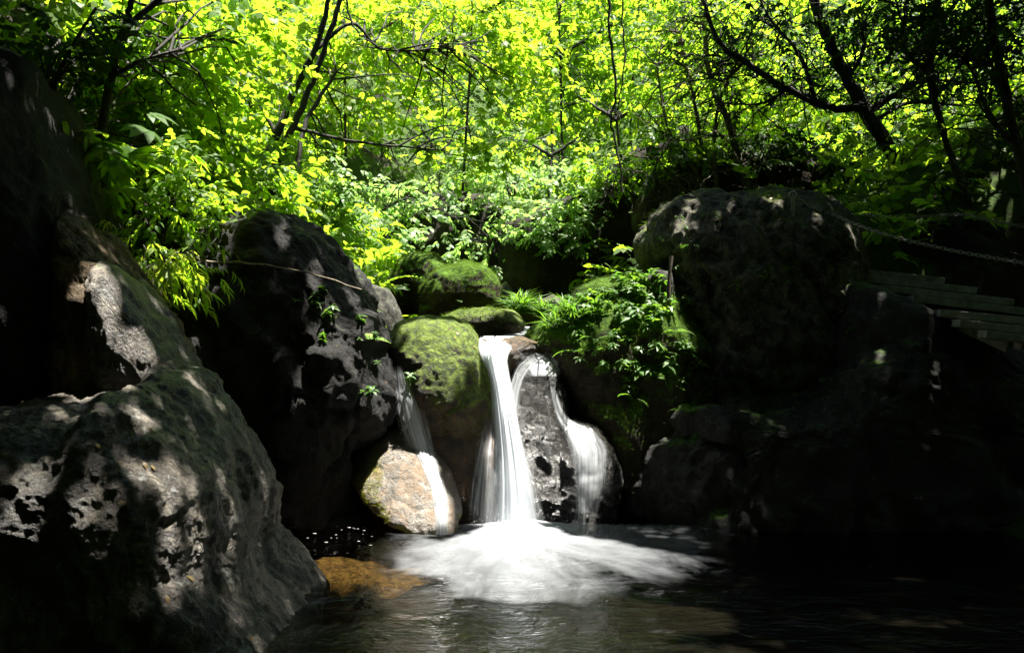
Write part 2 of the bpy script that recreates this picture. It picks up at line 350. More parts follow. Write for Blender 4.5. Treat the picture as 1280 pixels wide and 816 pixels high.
# ---------------------------------------------------------------- rocks
_ico = {}
def ico(n):
    if n not in _ico:
        bm = bmesh.new(); bmesh.ops.create_icosphere(bm, subdivisions=n, radius=1)
        _ico[n] = (np.array([v.co[:] for v in bm.verts]), np.array([[v.index for v in f.verts] for f in bm.faces])); bm.free()
    return _ico[n]
def vnormals(V, T):
    fn = np.cross(V[T[:, 1]] - V[T[:, 0]], V[T[:, 2]] - V[T[:, 0]]); o = np.zeros_like(V)
    for k in range(3): np.add.at(o, T[:, k], fn)
    return o / (np.linalg.norm(o, axis=1)[:, None] + 1e-12)
ROCKS = {}
def rock(key, outline, Y, tf, tb, mat, label, group=None, e=.72, sub=6, rough=.07, crag=.06, seed=1, fs=1.6, lean=0.0, name='rock', strata=0.0):
    """boulder whose outline, seen from the front, is the given one; tf / tb are its depth in metres to the front and the back"""
    W3 = np.array([P(a, b, Y) for a, b in outline]); c = W3.mean(0)
    dx, dz = W3[:, 0] - c[0], W3[:, 2] - c[2]
    n = len(outline); dense = []
    for i in range(n):
        for t in np.linspace(0, 1, 12, endpoint=False):
            dense.append((dx[i] * (1 - t) + dx[(i + 1) % n] * t, dz[i] * (1 - t) + dz[(i + 1) % n] * t))
    dense = np.array(dense); th = np.arctan2(dense[:, 1], dense[:, 0]); rr = np.hypot(dense[:, 0], dense[:, 1])
    o = np.argsort(th); th, rr = th[o], rr[o]
    tg = np.linspace(-math.pi, math.pi, 361); rg = np.interp(tg, np.r_[th - 2 * math.pi, th, th + 2 * math.pi], np.r_[rr, rr, rr])
    k = np.ones(7) / 7; rg = np.convolve(np.r_[rg[-4:-1], rg, rg[1:4]], k, 'valid')
    D, T = ico(sub)
    s = np.hypot(D[:, 0], D[:, 2]); a = np.arctan2(D[:, 2], D[:, 0]); r = np.interp(a, tg, rg)
    sp = np.clip(s, 1e-6, 1) ** e; dy = np.sign(D[:, 1]) * np.abs(D[:, 1]) ** e
    V = np.empty_like(D)
    V[:, 0] = np.cos(a) * sp * r; V[:, 2] = np.sin(a) * sp * r
    V[:, 1] = np.where(dy < 0, dy * tf, dy * tb)
    V[:, 1] += lean * V[:, 2]                            # upper part leans back
    size = float(np.mean(rg)); V += c
    nr = vnormals(V, T)
    q = V * fs / max(size, .25) * .9 + seed * 7.7
    disp = rough * size * (.75 * ridged(q, 5, seed) + .6 * fbm(q * .6, 3, seed + 3))
    d1, d2, cell = worley(q * .8 + .3 * np.stack([fbm(q, 2, 8 + seed), fbm(q, 2, 18 + seed), fbm(q, 2, 28 + seed)], 1), seed)
    disp += crag * size * ((cell - .5) * 1.4 * np.clip((d2 - d1) * 5, 0, 1) - .35 * np.exp(-((d2 - d1) * 7) ** 2))
    disp += size * .014 * fbm(q * 6.5, 3, seed + 9) + size * .012 * ridged(q * 3.1, 3, seed + 12)
    if strata:
        w_ = np.stack([(V[:, 0] * .8 + V[:, 2] * .6), V[:, 1] * .6, (V[:, 2] * .8 - V[:, 0] * .6) * .35], 1) * 3.2 + .5 * np.stack([fbm(q, 3, 50), fbm(q, 3, 60), fbm(q, 3, 70)], 1)
        rs = ridged(w_, 5, seed + 30); disp += strata * (rs - .3 * np.exp(-((rs + .15) * 9) ** 2))
    V = V + nr * disp[:, None]
    base = np.array((c[0], c[1], V[:, 2].min()))
    ob = np_mesh(name, V, [T], M[mat], loc=base, smooth=True); tag(ob, label, 'rock', group)
    add_bvh(V, [T]); ROCKS[key] = (ob, V, T)
    return ob

rock('fg', [(-90, 540), (0, 512), (60, 506), (120, 500), (170, 505), (205, 462), (228, 468), (262, 515), (298, 570), (314, 630), (312, 688), (334, 732), (398, 766), (382, 800), (300, 860), (100, 900), (-120, 900)],
     6.3, 1.35, 1.2, 'rock_grey', 'huge grey boulder in the lower left corner, dappled with sunlight above a black front', e=.62, sub=8, rough=.02, crag=.04, seed=2, fs=3.6, strata=.04)
rock('slope', [(118, 330), (140, 330), (158, 350), (190, 400), (232, 468), (268, 520), (305, 575), (290, 640), (220, 620), (160, 560), (135, 480), (118, 400)],
     6.75, .35, .7, 'rock_grey', 'grey rock slope joining the tan rib to the huge corner boulder', e=.75, sub=6, rough=.025, crag=.05, seed=33, fs=3, strata=.03)
rock('col', [(68, 250), (98, 280), (128, 318), (152, 345), (190, 405), (228, 478), (222, 520), (150, 540), (100, 525), (84, 470), (82, 420), (96, 350), (86, 300)],
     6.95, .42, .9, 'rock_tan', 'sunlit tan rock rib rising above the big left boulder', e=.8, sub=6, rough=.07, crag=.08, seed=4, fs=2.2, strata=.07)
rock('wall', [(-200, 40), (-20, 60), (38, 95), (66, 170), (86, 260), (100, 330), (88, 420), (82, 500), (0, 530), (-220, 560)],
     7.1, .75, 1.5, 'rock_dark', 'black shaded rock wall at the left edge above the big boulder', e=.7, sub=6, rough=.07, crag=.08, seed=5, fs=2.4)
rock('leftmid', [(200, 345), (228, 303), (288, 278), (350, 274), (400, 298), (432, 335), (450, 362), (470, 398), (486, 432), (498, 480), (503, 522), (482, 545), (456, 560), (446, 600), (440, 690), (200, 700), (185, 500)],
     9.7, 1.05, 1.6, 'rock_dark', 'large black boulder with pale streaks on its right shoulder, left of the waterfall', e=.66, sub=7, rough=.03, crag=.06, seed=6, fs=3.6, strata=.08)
rock('greygreen', [(440, 372), (462, 354), (485, 362), (500, 388), (502, 425), (470, 430), (440, 420)], 11.3, .5, .6, 'rock_shade', 'smooth grey green boulder wedged behind the black left boulder', seed=7, sub=5, crag=.03)
rock('mossa', [(484, 392), (484, 352), (497, 326), (522, 316), (548, 321), (565, 338), (570, 392)], 13.2, .65, .7, 'rock_moss', 'taller moss topped boulder, left one of the pair upstream', 'mossy boulders upstream', seed=8, e=.75)
rock('mossb', [(524, 400), (526, 362), (545, 338), (580, 328), (608, 335), (626, 356), (624, 378), (606, 400)], 12.5, .6, .7, 'rock_moss', 'rounded moss topped boulder, right one of the pair upstream', 'mossy boulders upstream', seed=9, e=.8)
rock('flat', [(548, 398), (572, 388), (612, 385), (642, 390), (658, 403), (650, 420), (600, 428), (560, 416)], 11.0, .45, .5, 'rock_fallmoss', 'flat dark rock with green top lying just above the lip of the waterfall', seed=10, sub=6, crag=.04)
rock('hump', [(604, 408), (618, 392), (645, 386), (690, 387), (716, 394), (722, 412)], 12.1, .35, .5, 'rock_moss', 'low mossy hump carrying the sedge tufts upstream', seed=36, sub=6, crag=.02)
rock('pale', [(620, 380), (622, 358), (632, 352), (640, 362), (642, 382)], 13.6, .2, .25, 'rock_grey', 'small pale stone beside the round mossy boulder', seed=11, sub=5)
rock('smalldark', [(668, 394), (672, 376), (690, 369), (706, 374), (712, 394)], 12.0, .3, .4, 'rock_shade', 'small rounded dark stone beside the sedge tuft', seed=12, sub=5)
rock('lip', [(590, 436), (602, 424), (650, 420), (678, 428), (672, 450), (640, 470), (605, 466)], 9.95, .35, .9, 'rock_brown', 'low brown rock under the lip of the waterfall', seed=13, sub=6, crag=.03)
rock('lipstone', [(655, 440), (658, 424), (675, 416), (694, 422), (700, 440), (690, 455), (665, 455)], 10.1, .25, .5, 'rock_moss', 'small mossy stone right of the waterfall lip', seed=27, sub=5, crag=.03)
rock('mossfall', [(485, 424), (499, 403), (530, 396), (562, 399), (586, 411), (600, 438), (612, 478), (618, 515), (606, 545), (545, 548), (500, 535), (489, 470)],
     9.9, .72, .8, 'rock_fallmoss', 'yellow green mossy boulder at the left of the main waterfall', e=.8, sub=7, rough=.08, crag=.05, seed=14, lean=.15)
rock('brown', [(512, 500), (560, 490), (606, 500), (630, 560), (642, 620), (655, 690), (500, 690), (510, 600)], 9.75, .5, .6, 'rock_brown', 'wet brown rock face below the mossy boulder', sub=6, rough=.06, crag=.06, seed=15, lean=.25)
rock('pillar', [(632, 470), (648, 448), (676, 440), (696, 448), (704, 480), (712, 550), (722, 620), (728, 695), (615, 695), (618, 560)], 9.72, .5, .7, 'rock_wet', 'tall grey wet rock pillar right of the main waterfall', sub=7, rough=.05, crag=.05, seed=16, lean=.28, e=.75)
rock('bulge', [(690, 540), (712, 522), (745, 528), (768, 555), (778, 600), (768, 650), (745, 695), (690, 695), (684, 600)], 9.45, .42, .6, 'rock_wet', 'round wet rock with thin water film, beside the tall wet pillar', sub=7, rough=.05, crag=.04, seed=17, e=.78, lean=.2)
rock('slab', [(442, 572), (460, 550), (492, 543), (530, 552), (562, 590), (578, 632), (568, 655), (524, 656), (488, 640), (460, 620), (444, 598)], 9.1, .3, .55, 'rock_slab', 'pale sunlit slab with yellow moss on its left edge at the pool', sub=7, rough=.04, crag=.05, seed=18, lean=1.0, e=.7)
rock('slabfoot', [(458, 640), (480, 615), (530, 625), (565, 645), (570, 695), (455, 695)], 9.25, .25, .4, 'rock_moss', 'dark mossy stone at the waterline under the pale slab', seed=34, sub=6)
rock('mound', [(655, 425), (690, 388), (735, 360), (790, 346), (838, 350), (872, 395), (892, 470), (885, 560), (850, 650), (770, 690), (752, 560), (720, 520), (694, 470), (675, 445)],
     10.2, .75, 1.0, 'rock_moss', 'green mossy mound with leafy plants right of the waterfall', e=.75, sub=7, rough=.07, crag=.07, seed=19, lean=.1)
rock('bigright', [(804, 308), (814, 274), (836, 259), (872, 250), (955, 246), (1020, 256), (1054, 282), (1062, 325), (1060, 420), (1050, 560), (960, 610), (860, 600), (835, 470), (828, 350)],
     10.9, 1.25, 1.6, 'rock_top', 'great flat topped boulder on the right with the chain post on it', e=.66, sub=7, rough=.03, crag=.06, seed=20, fs=3.6, strata=.08)
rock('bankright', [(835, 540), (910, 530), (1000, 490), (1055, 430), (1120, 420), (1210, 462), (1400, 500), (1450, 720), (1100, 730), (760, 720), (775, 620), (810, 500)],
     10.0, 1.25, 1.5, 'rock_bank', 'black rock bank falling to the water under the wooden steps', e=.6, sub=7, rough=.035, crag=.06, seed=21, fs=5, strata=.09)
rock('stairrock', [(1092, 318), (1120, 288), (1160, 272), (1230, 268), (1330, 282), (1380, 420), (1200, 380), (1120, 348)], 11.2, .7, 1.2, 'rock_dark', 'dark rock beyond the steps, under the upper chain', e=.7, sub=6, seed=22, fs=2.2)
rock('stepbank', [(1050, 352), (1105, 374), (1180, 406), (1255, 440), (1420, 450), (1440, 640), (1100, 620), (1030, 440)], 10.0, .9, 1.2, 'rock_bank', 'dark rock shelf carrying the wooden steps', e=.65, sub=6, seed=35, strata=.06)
rock('nook', [(802, 352), (815, 336), (838, 340), (842, 375), (810, 380)], 10.1, .3, .5, 'rock_shade', 'small grey stone in the nook under the great right boulder', sub=5, seed=23)
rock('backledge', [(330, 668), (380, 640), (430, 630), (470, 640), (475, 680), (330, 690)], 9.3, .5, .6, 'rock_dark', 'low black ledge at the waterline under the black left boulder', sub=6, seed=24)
rock('cliffa', [(495, 350), (505, 262), (545, 246), (600, 248), (640, 268), (650, 360)], 16.4, .8, 2.0, 'cliff', 'dark rock cliff showing through the leaves upstream', e=.6, sub=6, seed=25, crag=.1)
rock('cliffb', [(630, 390), (636, 285), (680, 262), (740, 240), (800, 180), (860, 150), (860, 400)], 15.0, .9, 2.0, 'cliff', 'black overhung cliff behind the sedge tuft and mossy mound', e=.6, sub=6, seed=26, crag=.1)
rock('bankback', [(790, 300), (815, 215), (900, 190), (1000, 195), (1090, 215), (1140, 300)], 13.6, .7, 1.5, 'soil', 'dark brown earth bank behind the great flat topped boulder', e=.65, sub=6, seed=28, crag=.1, name='earth_bank')

# ---------------------------------------------------------------- sun gaps in the canopy (where the photo shows sun patches)
GAPS = []; SOFT = []
SOFT_KEEP = .0
CGAPS = []                                             # wider openings over the banks and upstream (canopy only)
def gap(px, py, r):
    h = surf(px, py)
    q = h[0] if h is not None else P(px, py, 9)
    if q[2] < 0: d = P(px, py, 1) - np.array((0, 0, CAMH)); q = np.array((0, 0, CAMH)) + d * (CAMH / -d[2])
    (SOFT if py > 680 and 490 < px < 900 else GAPS).append((q, r))
for a in [(635, 672, .4), (660, 676, .4), (610, 428, .3), (640, 428, .3), (635, 480, .3), (640, 540, .35), (640, 600, .4), (640, 645, .4), (600, 690, .55), (660, 690, .6), (720, 690, .5), (790, 705, .5), (850, 715, .35),
          (560, 705, .45), (640, 730, .5), (720, 730, .5), (540, 690, .4), (780, 730, .4), (870, 712, .4), (512, 408, .09), (545, 405, .15), (575, 412, .17), (595, 440, .12), (535, 440, .08), (570, 455, .09), (560, 425, .1),
          (470, 570, .2), (495, 570, .22), (520, 600, .22), (480, 600, .16), (545, 635, .2), (510, 640, .15), (668, 448, .22), (690, 460, .18), (660, 500, .14), (720, 540, .2), (745, 560, .2), (510, 500, .15), (525, 555, .15),
          (18, 650, .09), (48, 640, .05), (70, 520, .04), (110, 618, .06), (150, 575, .04), (178, 588, .06), (208, 602, .08), (238, 615, .04), (285, 640, .03), (325, 645, .05), (250, 655, .04),
          (112, 350, .09), (128, 390, .1), (110, 440, .09), (140, 440, .08), (160, 480, .1), (175, 520, .07), (230, 520, .05), (180, 430, .05),
          (700, 392, .22), (735, 375, .25), (765, 362, .25), (800, 358, .22), (830, 362, .16), (720, 415, .15), (770, 400, .15), (800, 462, .2), (830, 468, .2), (700, 430, .15), (850, 450, .12), (780, 480, .1),
          (395, 345, .07), (440, 372, .1), (460, 392, .06), (410, 385, .05), (350, 300, .06), (455, 600, .18), (468, 618, .16),
          (860, 262, .07), (900, 268, .05), (1066, 315, .03), (212, 745, .03), (240, 700, .025)]:
    gap(*a)
for a in [(500, 345, 13.2, .5), (580, 350, 12.5, .55), (530, 380, 12.5, .3), (560, 250, 15.8, 1.5), (680, 230, 15, 1.3), (610, 305, 14.6, .8), (470, 300, 13.6, 1.2), (650, 380, 12, .3)]:
    GAPS.append((P(*a[:3]), a[3]))
GAPS.append((P(655, 388, 12), .4))
for a in [(-1.75, 8.5, .42), (-1.4, 8.35, .38), (-2.1, 8.4, .35), (-1.1, 8.3, .25)]: GAPS.append((np.array((a[0], a[1], -.2)), a[2]))
GQ = np.array([g_[0] for g_ in GAPS]); GR = np.array([g_[1] for g_ in GAPS]); SV = np.array(SUN)
for a in [(220, 60, 9.5, .9), (210, 160, 9.2, .9), (215, 250, 9, .8), (190, 330, 8.2, .5), (262, 275, 10, .5), (120, 100, 8.8, .5), (300, 150, 11, .9), (400, 150, 11.6, 1.2), (500, 150, 11.6, 1.2), (600, 100, 11.6, 1.2), (420, 250, 11.6, .8), (320, 230, 11.4, .6)]:
    CGAPS.append((P(*a[:3]), a[3]))
def shaded_ok(p, grow=.12, canopy=False):
    """True for positions that do not hide the sun from a gap"""
    ok = np.ones(len(p), bool); thin = rng.random(len(p)) > SOFT_KEEP
    for q, r in SOFT:
        d = p - q; t = d @ SV; dist = np.linalg.norm(d - t[:, None] * SV, axis=1)
        ok &= ~((t > .6) & (dist < r + grow) & thin)
    for q, r in list(zip(GQ, GR)) + (CGAPS if canopy else []):
        d = p - q; t = d @ SV; dist = np.linalg.norm(d - t[:, None] * SV, axis=1)
        ok &= ~((t > .6) & (dist < r + grow))
    return ok

# ---------------------------------------------------------------- leaves
def leaf_poly(L, Wd, bend=.15):
    # six-point pointed leaf along +x
    v = np.array([(0, 0, 0), (.30, .5, 0), (.30, -.5, 0), (.66, .40, 0), (.66, -.40, 0), (1, 0, 0)], float)
    v[:, 1] *= Wd; v[:, 0] *= L; v[:, 2] = -bend * L * (v[:, 0] / L) ** 2 + .25 * np.abs(v[:, 1])
    return v
LF_T = np.array([(0, 2, 1), (3, 4, 5)]); LF_Q = np.array([(1, 2, 4, 3)])
def Rz(a): c, s = math.cos(a), math.sin(a); return np.array(((c, -s, 0), (s, c, 0), (0, 0, 1)))
def Ry(a): c, s = math.cos(a), math.sin(a); return np.array(((c, 0, s), (0, 1, 0), (-s, 0, c)))
def Rx(a): c, s = math.cos(a), math.sin(a); return np.array(((1, 0, 0), (0, c, -s), (0, s, c)))
def spray(kind):
    out = []
    r = lambda s: rng.normal(0, s)
    if kind == 'broad':                       # twig with alternate oval leaves
        n = 9
        for i in range(n):
            t = (i + .6) / n; side = 1 if i % 2 else -1
            a = side * (1.0 - .5 * t) if i < n - 1 else 0
            v = leaf_poly(.24 * (1 - .25 * t) * (1 + r(.12)), .115 * (1 + r(.12)), .2)
            v = v @ (Rz(a + r(.2)) @ Ry(.25 + r(.25)) @ Rx(r(.35))).T + (t * .62, 0, -.16 * t * t)
            out.append(v)
    elif kind == 'maple':                     # five-finger leaves, flat layers
        for i in range(5):
            t = (i + .5) / 5; side = 1 if i % 2 else -1; base = np.array((t * .5, side * .13, -.1 * t * t + r(.02)))
            R = Rz(side * .8 + r(.4)) @ Ry(.2 + r(.25)) @ Rx(r(.3))
            for a, l in ((0, 1), (.65, .85), (-.65, .85), (1.35, .55), (-1.35, .55)):
                v = leaf_poly(.17 * l, .075 * l, .15) @ Rz(a).T; out.append(v @ R.T + base)
    elif kind == 'palm':                      # one large hand-shaped leaf
        for a, l in ((0, 1), (.55, .92), (-.55, .92), (1.15, .7), (-1.15, .7)):
            v = leaf_poly(.5 * l, .2 * l, .3) @ Rz(a + r(.06)).T; out.append(v)
    elif kind == 'long':                      # drooping slender leaves
        for i in range(8):
            t = (i + .5) / 8; side = 1 if i % 2 else -1
            v = leaf_poly(.32 * (1 + r(.15)), .055, .5) @ (Rz(side * .6 + r(.25)) @ Ry(.4 + r(.25)) @ Rx(r(.3))).T + (t * .6, 0, -.2 * t * t); out.append(v)
    elif kind == 'fern':
        n = 13
        for i in range(n):
            t = (i + .8) / n; w = math.sin(math.pi * min(1, .18 + .82 * t)) ** .7 * .17
            for side in (1, -1):
                v = leaf_poly(max(w, .03), .045, .2) @ (Rz(side * 1.15 + r(.06)) @ Rx(r(.15))).T + (t * .8, 0, .35 * t - .55 * t * t); out.append(v)
    elif kind == 'blade':
        v = leaf_poly(1, .05, .0); v[:, 2] = .55 * v[:, 0] - .75 * v[:, 0] ** 2; out.append(v)
    elif kind == 'rosette':                   # leafy herb: lance leaves round a stem
        for i in range(9):
            a = i * 2.4 + r(.2); h = .08 + .05 * i
            v = leaf_poly(.42 * (1 - .03 * i) * (1 + r(.12)), .15, .55) @ (Rz(a) @ Ry(-.35 + r(.25)) @ Rx(r(.2))).T + (0, 0, h * .6); out.append(v)
    return np.array(out)                      # (leaves, 6, 3)
SPR = {k: [spray(k) for _ in range(6)] for k in ('broad', 'maple', 'palm', 'long', 'fern', 'blade', 'rosette')}
def rotmats(yaw, pitch, roll):
    k = len(yaw); cy_, sy = np.cos(yaw), np.sin(yaw); cp, sp = np.cos(pitch), np.sin(pitch); cr, sr = np.cos(roll), np.sin(roll)
    z = np.zeros(k); o = np.ones(k)
    A = np.stack([cy_, -sy, z, sy, cy_, z, z, z, o], 1).reshape(k, 3, 3)
    B = np.stack([cp, z, sp, z, o, z, -sp, z, cp], 1).reshape(k, 3, 3)
    D = np.stack([o, z, z, z, cr, -sr, z, sr, cr], 1).reshape(k, 3, 3)
    return A @ B @ D
class Leaves:
    def __init__(s): s.L = []
    def add(s, kind, pos, yaw, pitch, roll, scale):
        pos = np.asarray(pos, float); k = len(pos)
        if not k: return
        R = rotmats(yaw, pitch, roll); which = rng.integers(0, 6, k)
        for w in range(6):
            m = which == w
            if m.any():
                T = SPR[kind][w]
                v = np.einsum('kij,lpj->klpi', R[m], T) * np.asarray(scale)[m][:, None, None, None] + pos[m][:, None, None, :]
                s.L.append(v.reshape(-1, 6, 3))
    def build(s, name, mat, parent=None, loc=None, keep=None):
        L = np.concatenate(s.L)
        if keep is not None: L = L[keep(L)]
        k = len(L); o = (np.arange(k) * 6)[:, None]
        tris = (LF_T.ravel()[None] + o).reshape(-1, 3); q = (LF_Q.ravel()[None] + o).reshape(-1, 4)
        return np_mesh(name, L.reshape(-1, 3), [tris, q], mat, parent, loc)
def rnd_ell(k, hollow=.0):
    d = rng.normal(0, 1, (k, 3)); d /= np.linalg.norm(d, axis=1)[:, None]
    return d * (hollow + (1 - hollow) * rng.random(k) ** (1 / 2.2))[:, None]
NLEAF = 0
def scatter(L, kind, c, rad, n, scale, per=9, spread=.32, flat=.5, droop=.25, gaps=True, jit=.35):
    """clumps of sprays inside an ellipsoid; returns clump centres"""
    c = np.asarray(c, float); rad = np.asarray(rad, float)
    nc = max(1, n // per); cc = c + rnd_ell(nc) * rad
    if gaps:
        c2 = cc[shaded_ok(cc, .1)]; gaps = len(c2) > nc * .25; cc = c2 if gaps else cc
    which = rng.integers(0, len(cc), n)
    p = cc[which] + rng.normal(0, 1, (n, 3)) * np.array((spread, spread, spread * flat))
    if gaps: p = p[shaded_ok(p, .16)]
    k = len(p); d = p - c
    yaw = np.arctan2(d[:, 1], d[:, 0]) + rng.normal(0, 1.1, k)
    L.add(kind, p, yaw, droop + rng.normal(0, jit, k), rng.normal(0, jit, k), scale * rng.uniform(.65, 1.3, k))
    return cc

def tree(key, limbs, crowns, label, group, bark='bark', leaf='leaf_mid', kind='broad', scale=.55, twigs=True, name='tree', cat='tree', gaps=True, flat=.5, trunk='trunk', crown='crown', spread=.32, droop=.25, brush=0):
    """limbs: list of (points, r0, r1); crowns: list of (centre, radii, sprays)"""
    base = np.array(limbs[0][0][0], float)
    root = empty(name, base, label, cat, group)
    T = Tubes(); pts = []
    for l in limbs:
        pts.append(T.add(l[0], l[1], l[2], n=max(10, 5 * len(l[0])), sides=8, wob=l[1] * .12))
    allp = np.vstack(pts); L = Leaves()
    for c, rad, n in crowns:
        cc = scatter(L, kind, c, rad, n, scale, gaps=gaps, flat=flat, spread=spread, droop=droop)
        if twigs:
            for q in cc[:26]:
                a = allp[np.argmin(np.linalg.norm(allp - q, axis=1) + rng.random(len(allp)) * 1.5)]
                mid = (a + q) / 2 + rng.normal(0, .12, 3) + (0, 0, .12)
                T.add([a, mid, q], .016, .004, n=8, sides=5, wob=.015)
    for _ in range(brush):
        a = allp[rng.integers(len(allp))]; d = rng.normal(0, 1, 3) * (1, .5, .7) + (0, 0, .25); d *= rng.uniform(.35, 1.1) / np.linalg.norm(d)
        e1 = a + d * .5 + rng.normal(0, .06, 3); e2 = a + d + rng.normal(0, .12, 3) - (0, 0, .08)
        T.add([a, e1, e2], .012, .003, n=9, sides=5, wob=.012)
        f = e1 + rng.normal(0, .25, 3); T.add([e1, (e1 + f) / 2 + rng.normal(0, .03, 3), f], .006, .002, n=6, sides=4, wob=.008)
    T.build(trunk, M[bark], root, base)
    if L.L: L.build(crown, M[leaf], root, base, keep=(lambda A: shaded_ok(A.mean(1), .02)) if gaps else None)
    return root

# trees on the left bank
D = 11.6
tree('lean', [([P(306, 285, D), P(322, 225, D), P(345, 170, D), P(372, 105, D), P(395, 60, D - .1), P(418, -30, D - .2)], .066, .032),
              ([P(328, 285, D + .1), P(342, 215, D), P(366, 160, D), P(392, 100, D), P(412, 40, D), P(440, -40, D)], .056, .03),
              ([P(350, 285, D + .2), P(358, 235, D + .2), P(372, 205, D + .2), P(384, 150, D + .4), P(420, 90, D + .8)], .06, .02),
              ([P(395, 62, D), P(440, 30, D + .2), P(480, 62, D + .5), P(560, 60, D + .8)], .03, .01),
              ([P(366, 160, D), P(430, 175, D + .3), P(485, 182, D + .4), P(552, 188, D + .5)], .026, .009),
              ([P(345, 170, D), P(318, 120, D), P(285, 95, D)], .03, .01)],
     [(P(510, 40, 13.2), (1.9, 1.0, .75), 360), (P(600, 95, 13.6), (1.2, .9, .7), 220), (P(400, 100, 13.2), (1.1, .6, .9), 150), (P(540, 190, 13.2), (.9, .8, .3), 120), (P(460, 215, 13.2), (.9, .6, .35), 90), (P(290, 120, 12.8), (.8, .5, .8), 90)],
     'leaning multi-stemmed dark tree on the black left boulder with yellow green leaves', None, leaf='leaf_sun', kind='maple', scale=.78, flat=.35, name='leaning_tree', brush=12)
D = 8.6
tree('lefttop', [([P(95, 330, D + .4), P(120, 200, D), P(142, 80, D - .3), P(155, 40, D - .4), P(205, -5, D - .4)], .05, .026),
                 ([P(152, 50, D - .35), P(160, 20, D - .4), P(172, -20, D - .5)], .04, .02),
                 ([P(142, 95, D - .3), P(180, 75, D - .2), P(226, 63, D - .2)], .028, .008),
                 ([P(120, 200, D), P(70, 120, D - .3), P(90, 60, D - .5), P(120, 10, D - .6)], .03, .012)],
     [(P(215, 115, 10.2), (1.0, .7, .9), 220), (P(120, 90, 9.6), (.7, .6, .7), 110), (P(60, 30, 8.9), (.6, .5, .5), 70), (P(245, 215, 10.4), (.7, .6, .5), 120), (P(255, 20, 9.8), (.8, .6, .4), 120)],
     'forked dark tree on the left bank with bright leaves at the upper left', None, leaf='leaf_mid', scale=.68, name='forked_tree')

# trees on the right bank
D = 12.4
tree('rightbig', [([P(1142, 240, D), P(1118, 195, D), P(1083, 140, D), P(1048, 75, D), P(1024, 25, D), P(1008, -40, D)], .11, .06),
                  ([P(1078, 135, D), P(1040, 134, D - .1), P(985, 112, D - .2), P(930, 78, D - .3), P(898, 50, D - .3), P(872, -15, D - .3)], .06, .03),
                  ([P(1086, 140, D), P(1120, 118, D - .1), P(1160, 100, D - .1), P(1200, 105, D - .1), P(1290, 88, D - .2)], .05, .02),
                  ([P(1095, 150, D), P(1140, 128, D + .1), P(1200, 132, D + .1), P(1300, 130, D + .1)], .03, .012),
                  ([P(985, 112, D - .2), P(950, 130, D - .2), P(900, 128, D - .1)], .025, .008),
                  ([P(1060, 100, D), P(1080, 60, D - .1), P(1070, 10, D - .2)], .03, .012),
                  ([P(930, 78, D - .3), P(905, 100, D - .2), P(880, 92, D)], .022, .006), ([P(1020, 128, D - .1), P(1000, 70, D), P(960, 20, D), P(945, -20, D)], .03, .012)],
     [(P(980, 40, 12.6), (1.4, .9, .6), 150), (P(1120, 30, 12.6), (1.3, .8, .7), 200), (P(1000, 110, 12.6), (1.2, .6, .4), 60)],
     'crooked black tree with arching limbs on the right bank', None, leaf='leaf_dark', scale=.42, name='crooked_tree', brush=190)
D = 12.8
tree('slim', [([P(938, 262, D), P(928, 215, D), P(912, 160, D), P(890, 105, D), P(880, 40, D), P(884, -30, D)], .065, .03),
              ([P(915, 260, D + .2), P(880, 190, D + .2), P(868, 130, D + .2), P(850, 40, D + .3)], .035, .015),
              ([P(890, 262, D), P(870, 215, D), P(835, 160, D), P(820, 80, D)], .03, .012),
              ([P(900, 262, D - .1), P(893, 190, D - .1), P(902, 120, D - .1), P(940, 40, D)], .03, .012), ([P(880, 265, D), P(840, 220, D - .1), P(812, 190, D - .2)], .02, .008)],
     [(P(850, 40, 13.2), (1.0, .8, .7), 200), (P(800, 90, 13.4), (.7, .7, .7), 130), (P(870, 110, 13.2), (.7, .6, .5), 60)],
     'slender pale brown trees stems crowded behind the great flat topped boulder'.replace('trees stems', 'multi-stemmed tree'), None, bark='bark_pale', leaf='leaf_mid', scale=.42, name='slender_tree', brush=140)
D = 10.8
tree('hang', [([P(1230, 300, D), P(1190, 200, D), P(1172, 140, D), P(1162, 85, D), P(1170, 30, D), P(1172, -40, D)], .035, .05),
              ([P(1165, 90, D), P(1135, 70, D), P(1128, 40, D), P(1140, -20, D)], .035, .02), ([P(1172, 50, D), P(1215, 70, D), P(1260, 120, D), P(1300, 150, D)], .03, .012)],
     [(P(1200, 30, 10.8), (.7, .6, .4), 90), (P(1130, 10, 10.8), (.5, .5, .3), 50)],
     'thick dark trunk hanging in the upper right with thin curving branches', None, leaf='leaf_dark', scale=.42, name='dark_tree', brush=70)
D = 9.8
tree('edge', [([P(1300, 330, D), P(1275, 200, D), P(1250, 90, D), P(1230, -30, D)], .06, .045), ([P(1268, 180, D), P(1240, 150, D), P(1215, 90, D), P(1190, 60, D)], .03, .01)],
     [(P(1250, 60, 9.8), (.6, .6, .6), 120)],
     'dark trunk at the right edge of the picture', None, leaf='leaf_dark', scale=.42, name='dark_tree', brush=70)

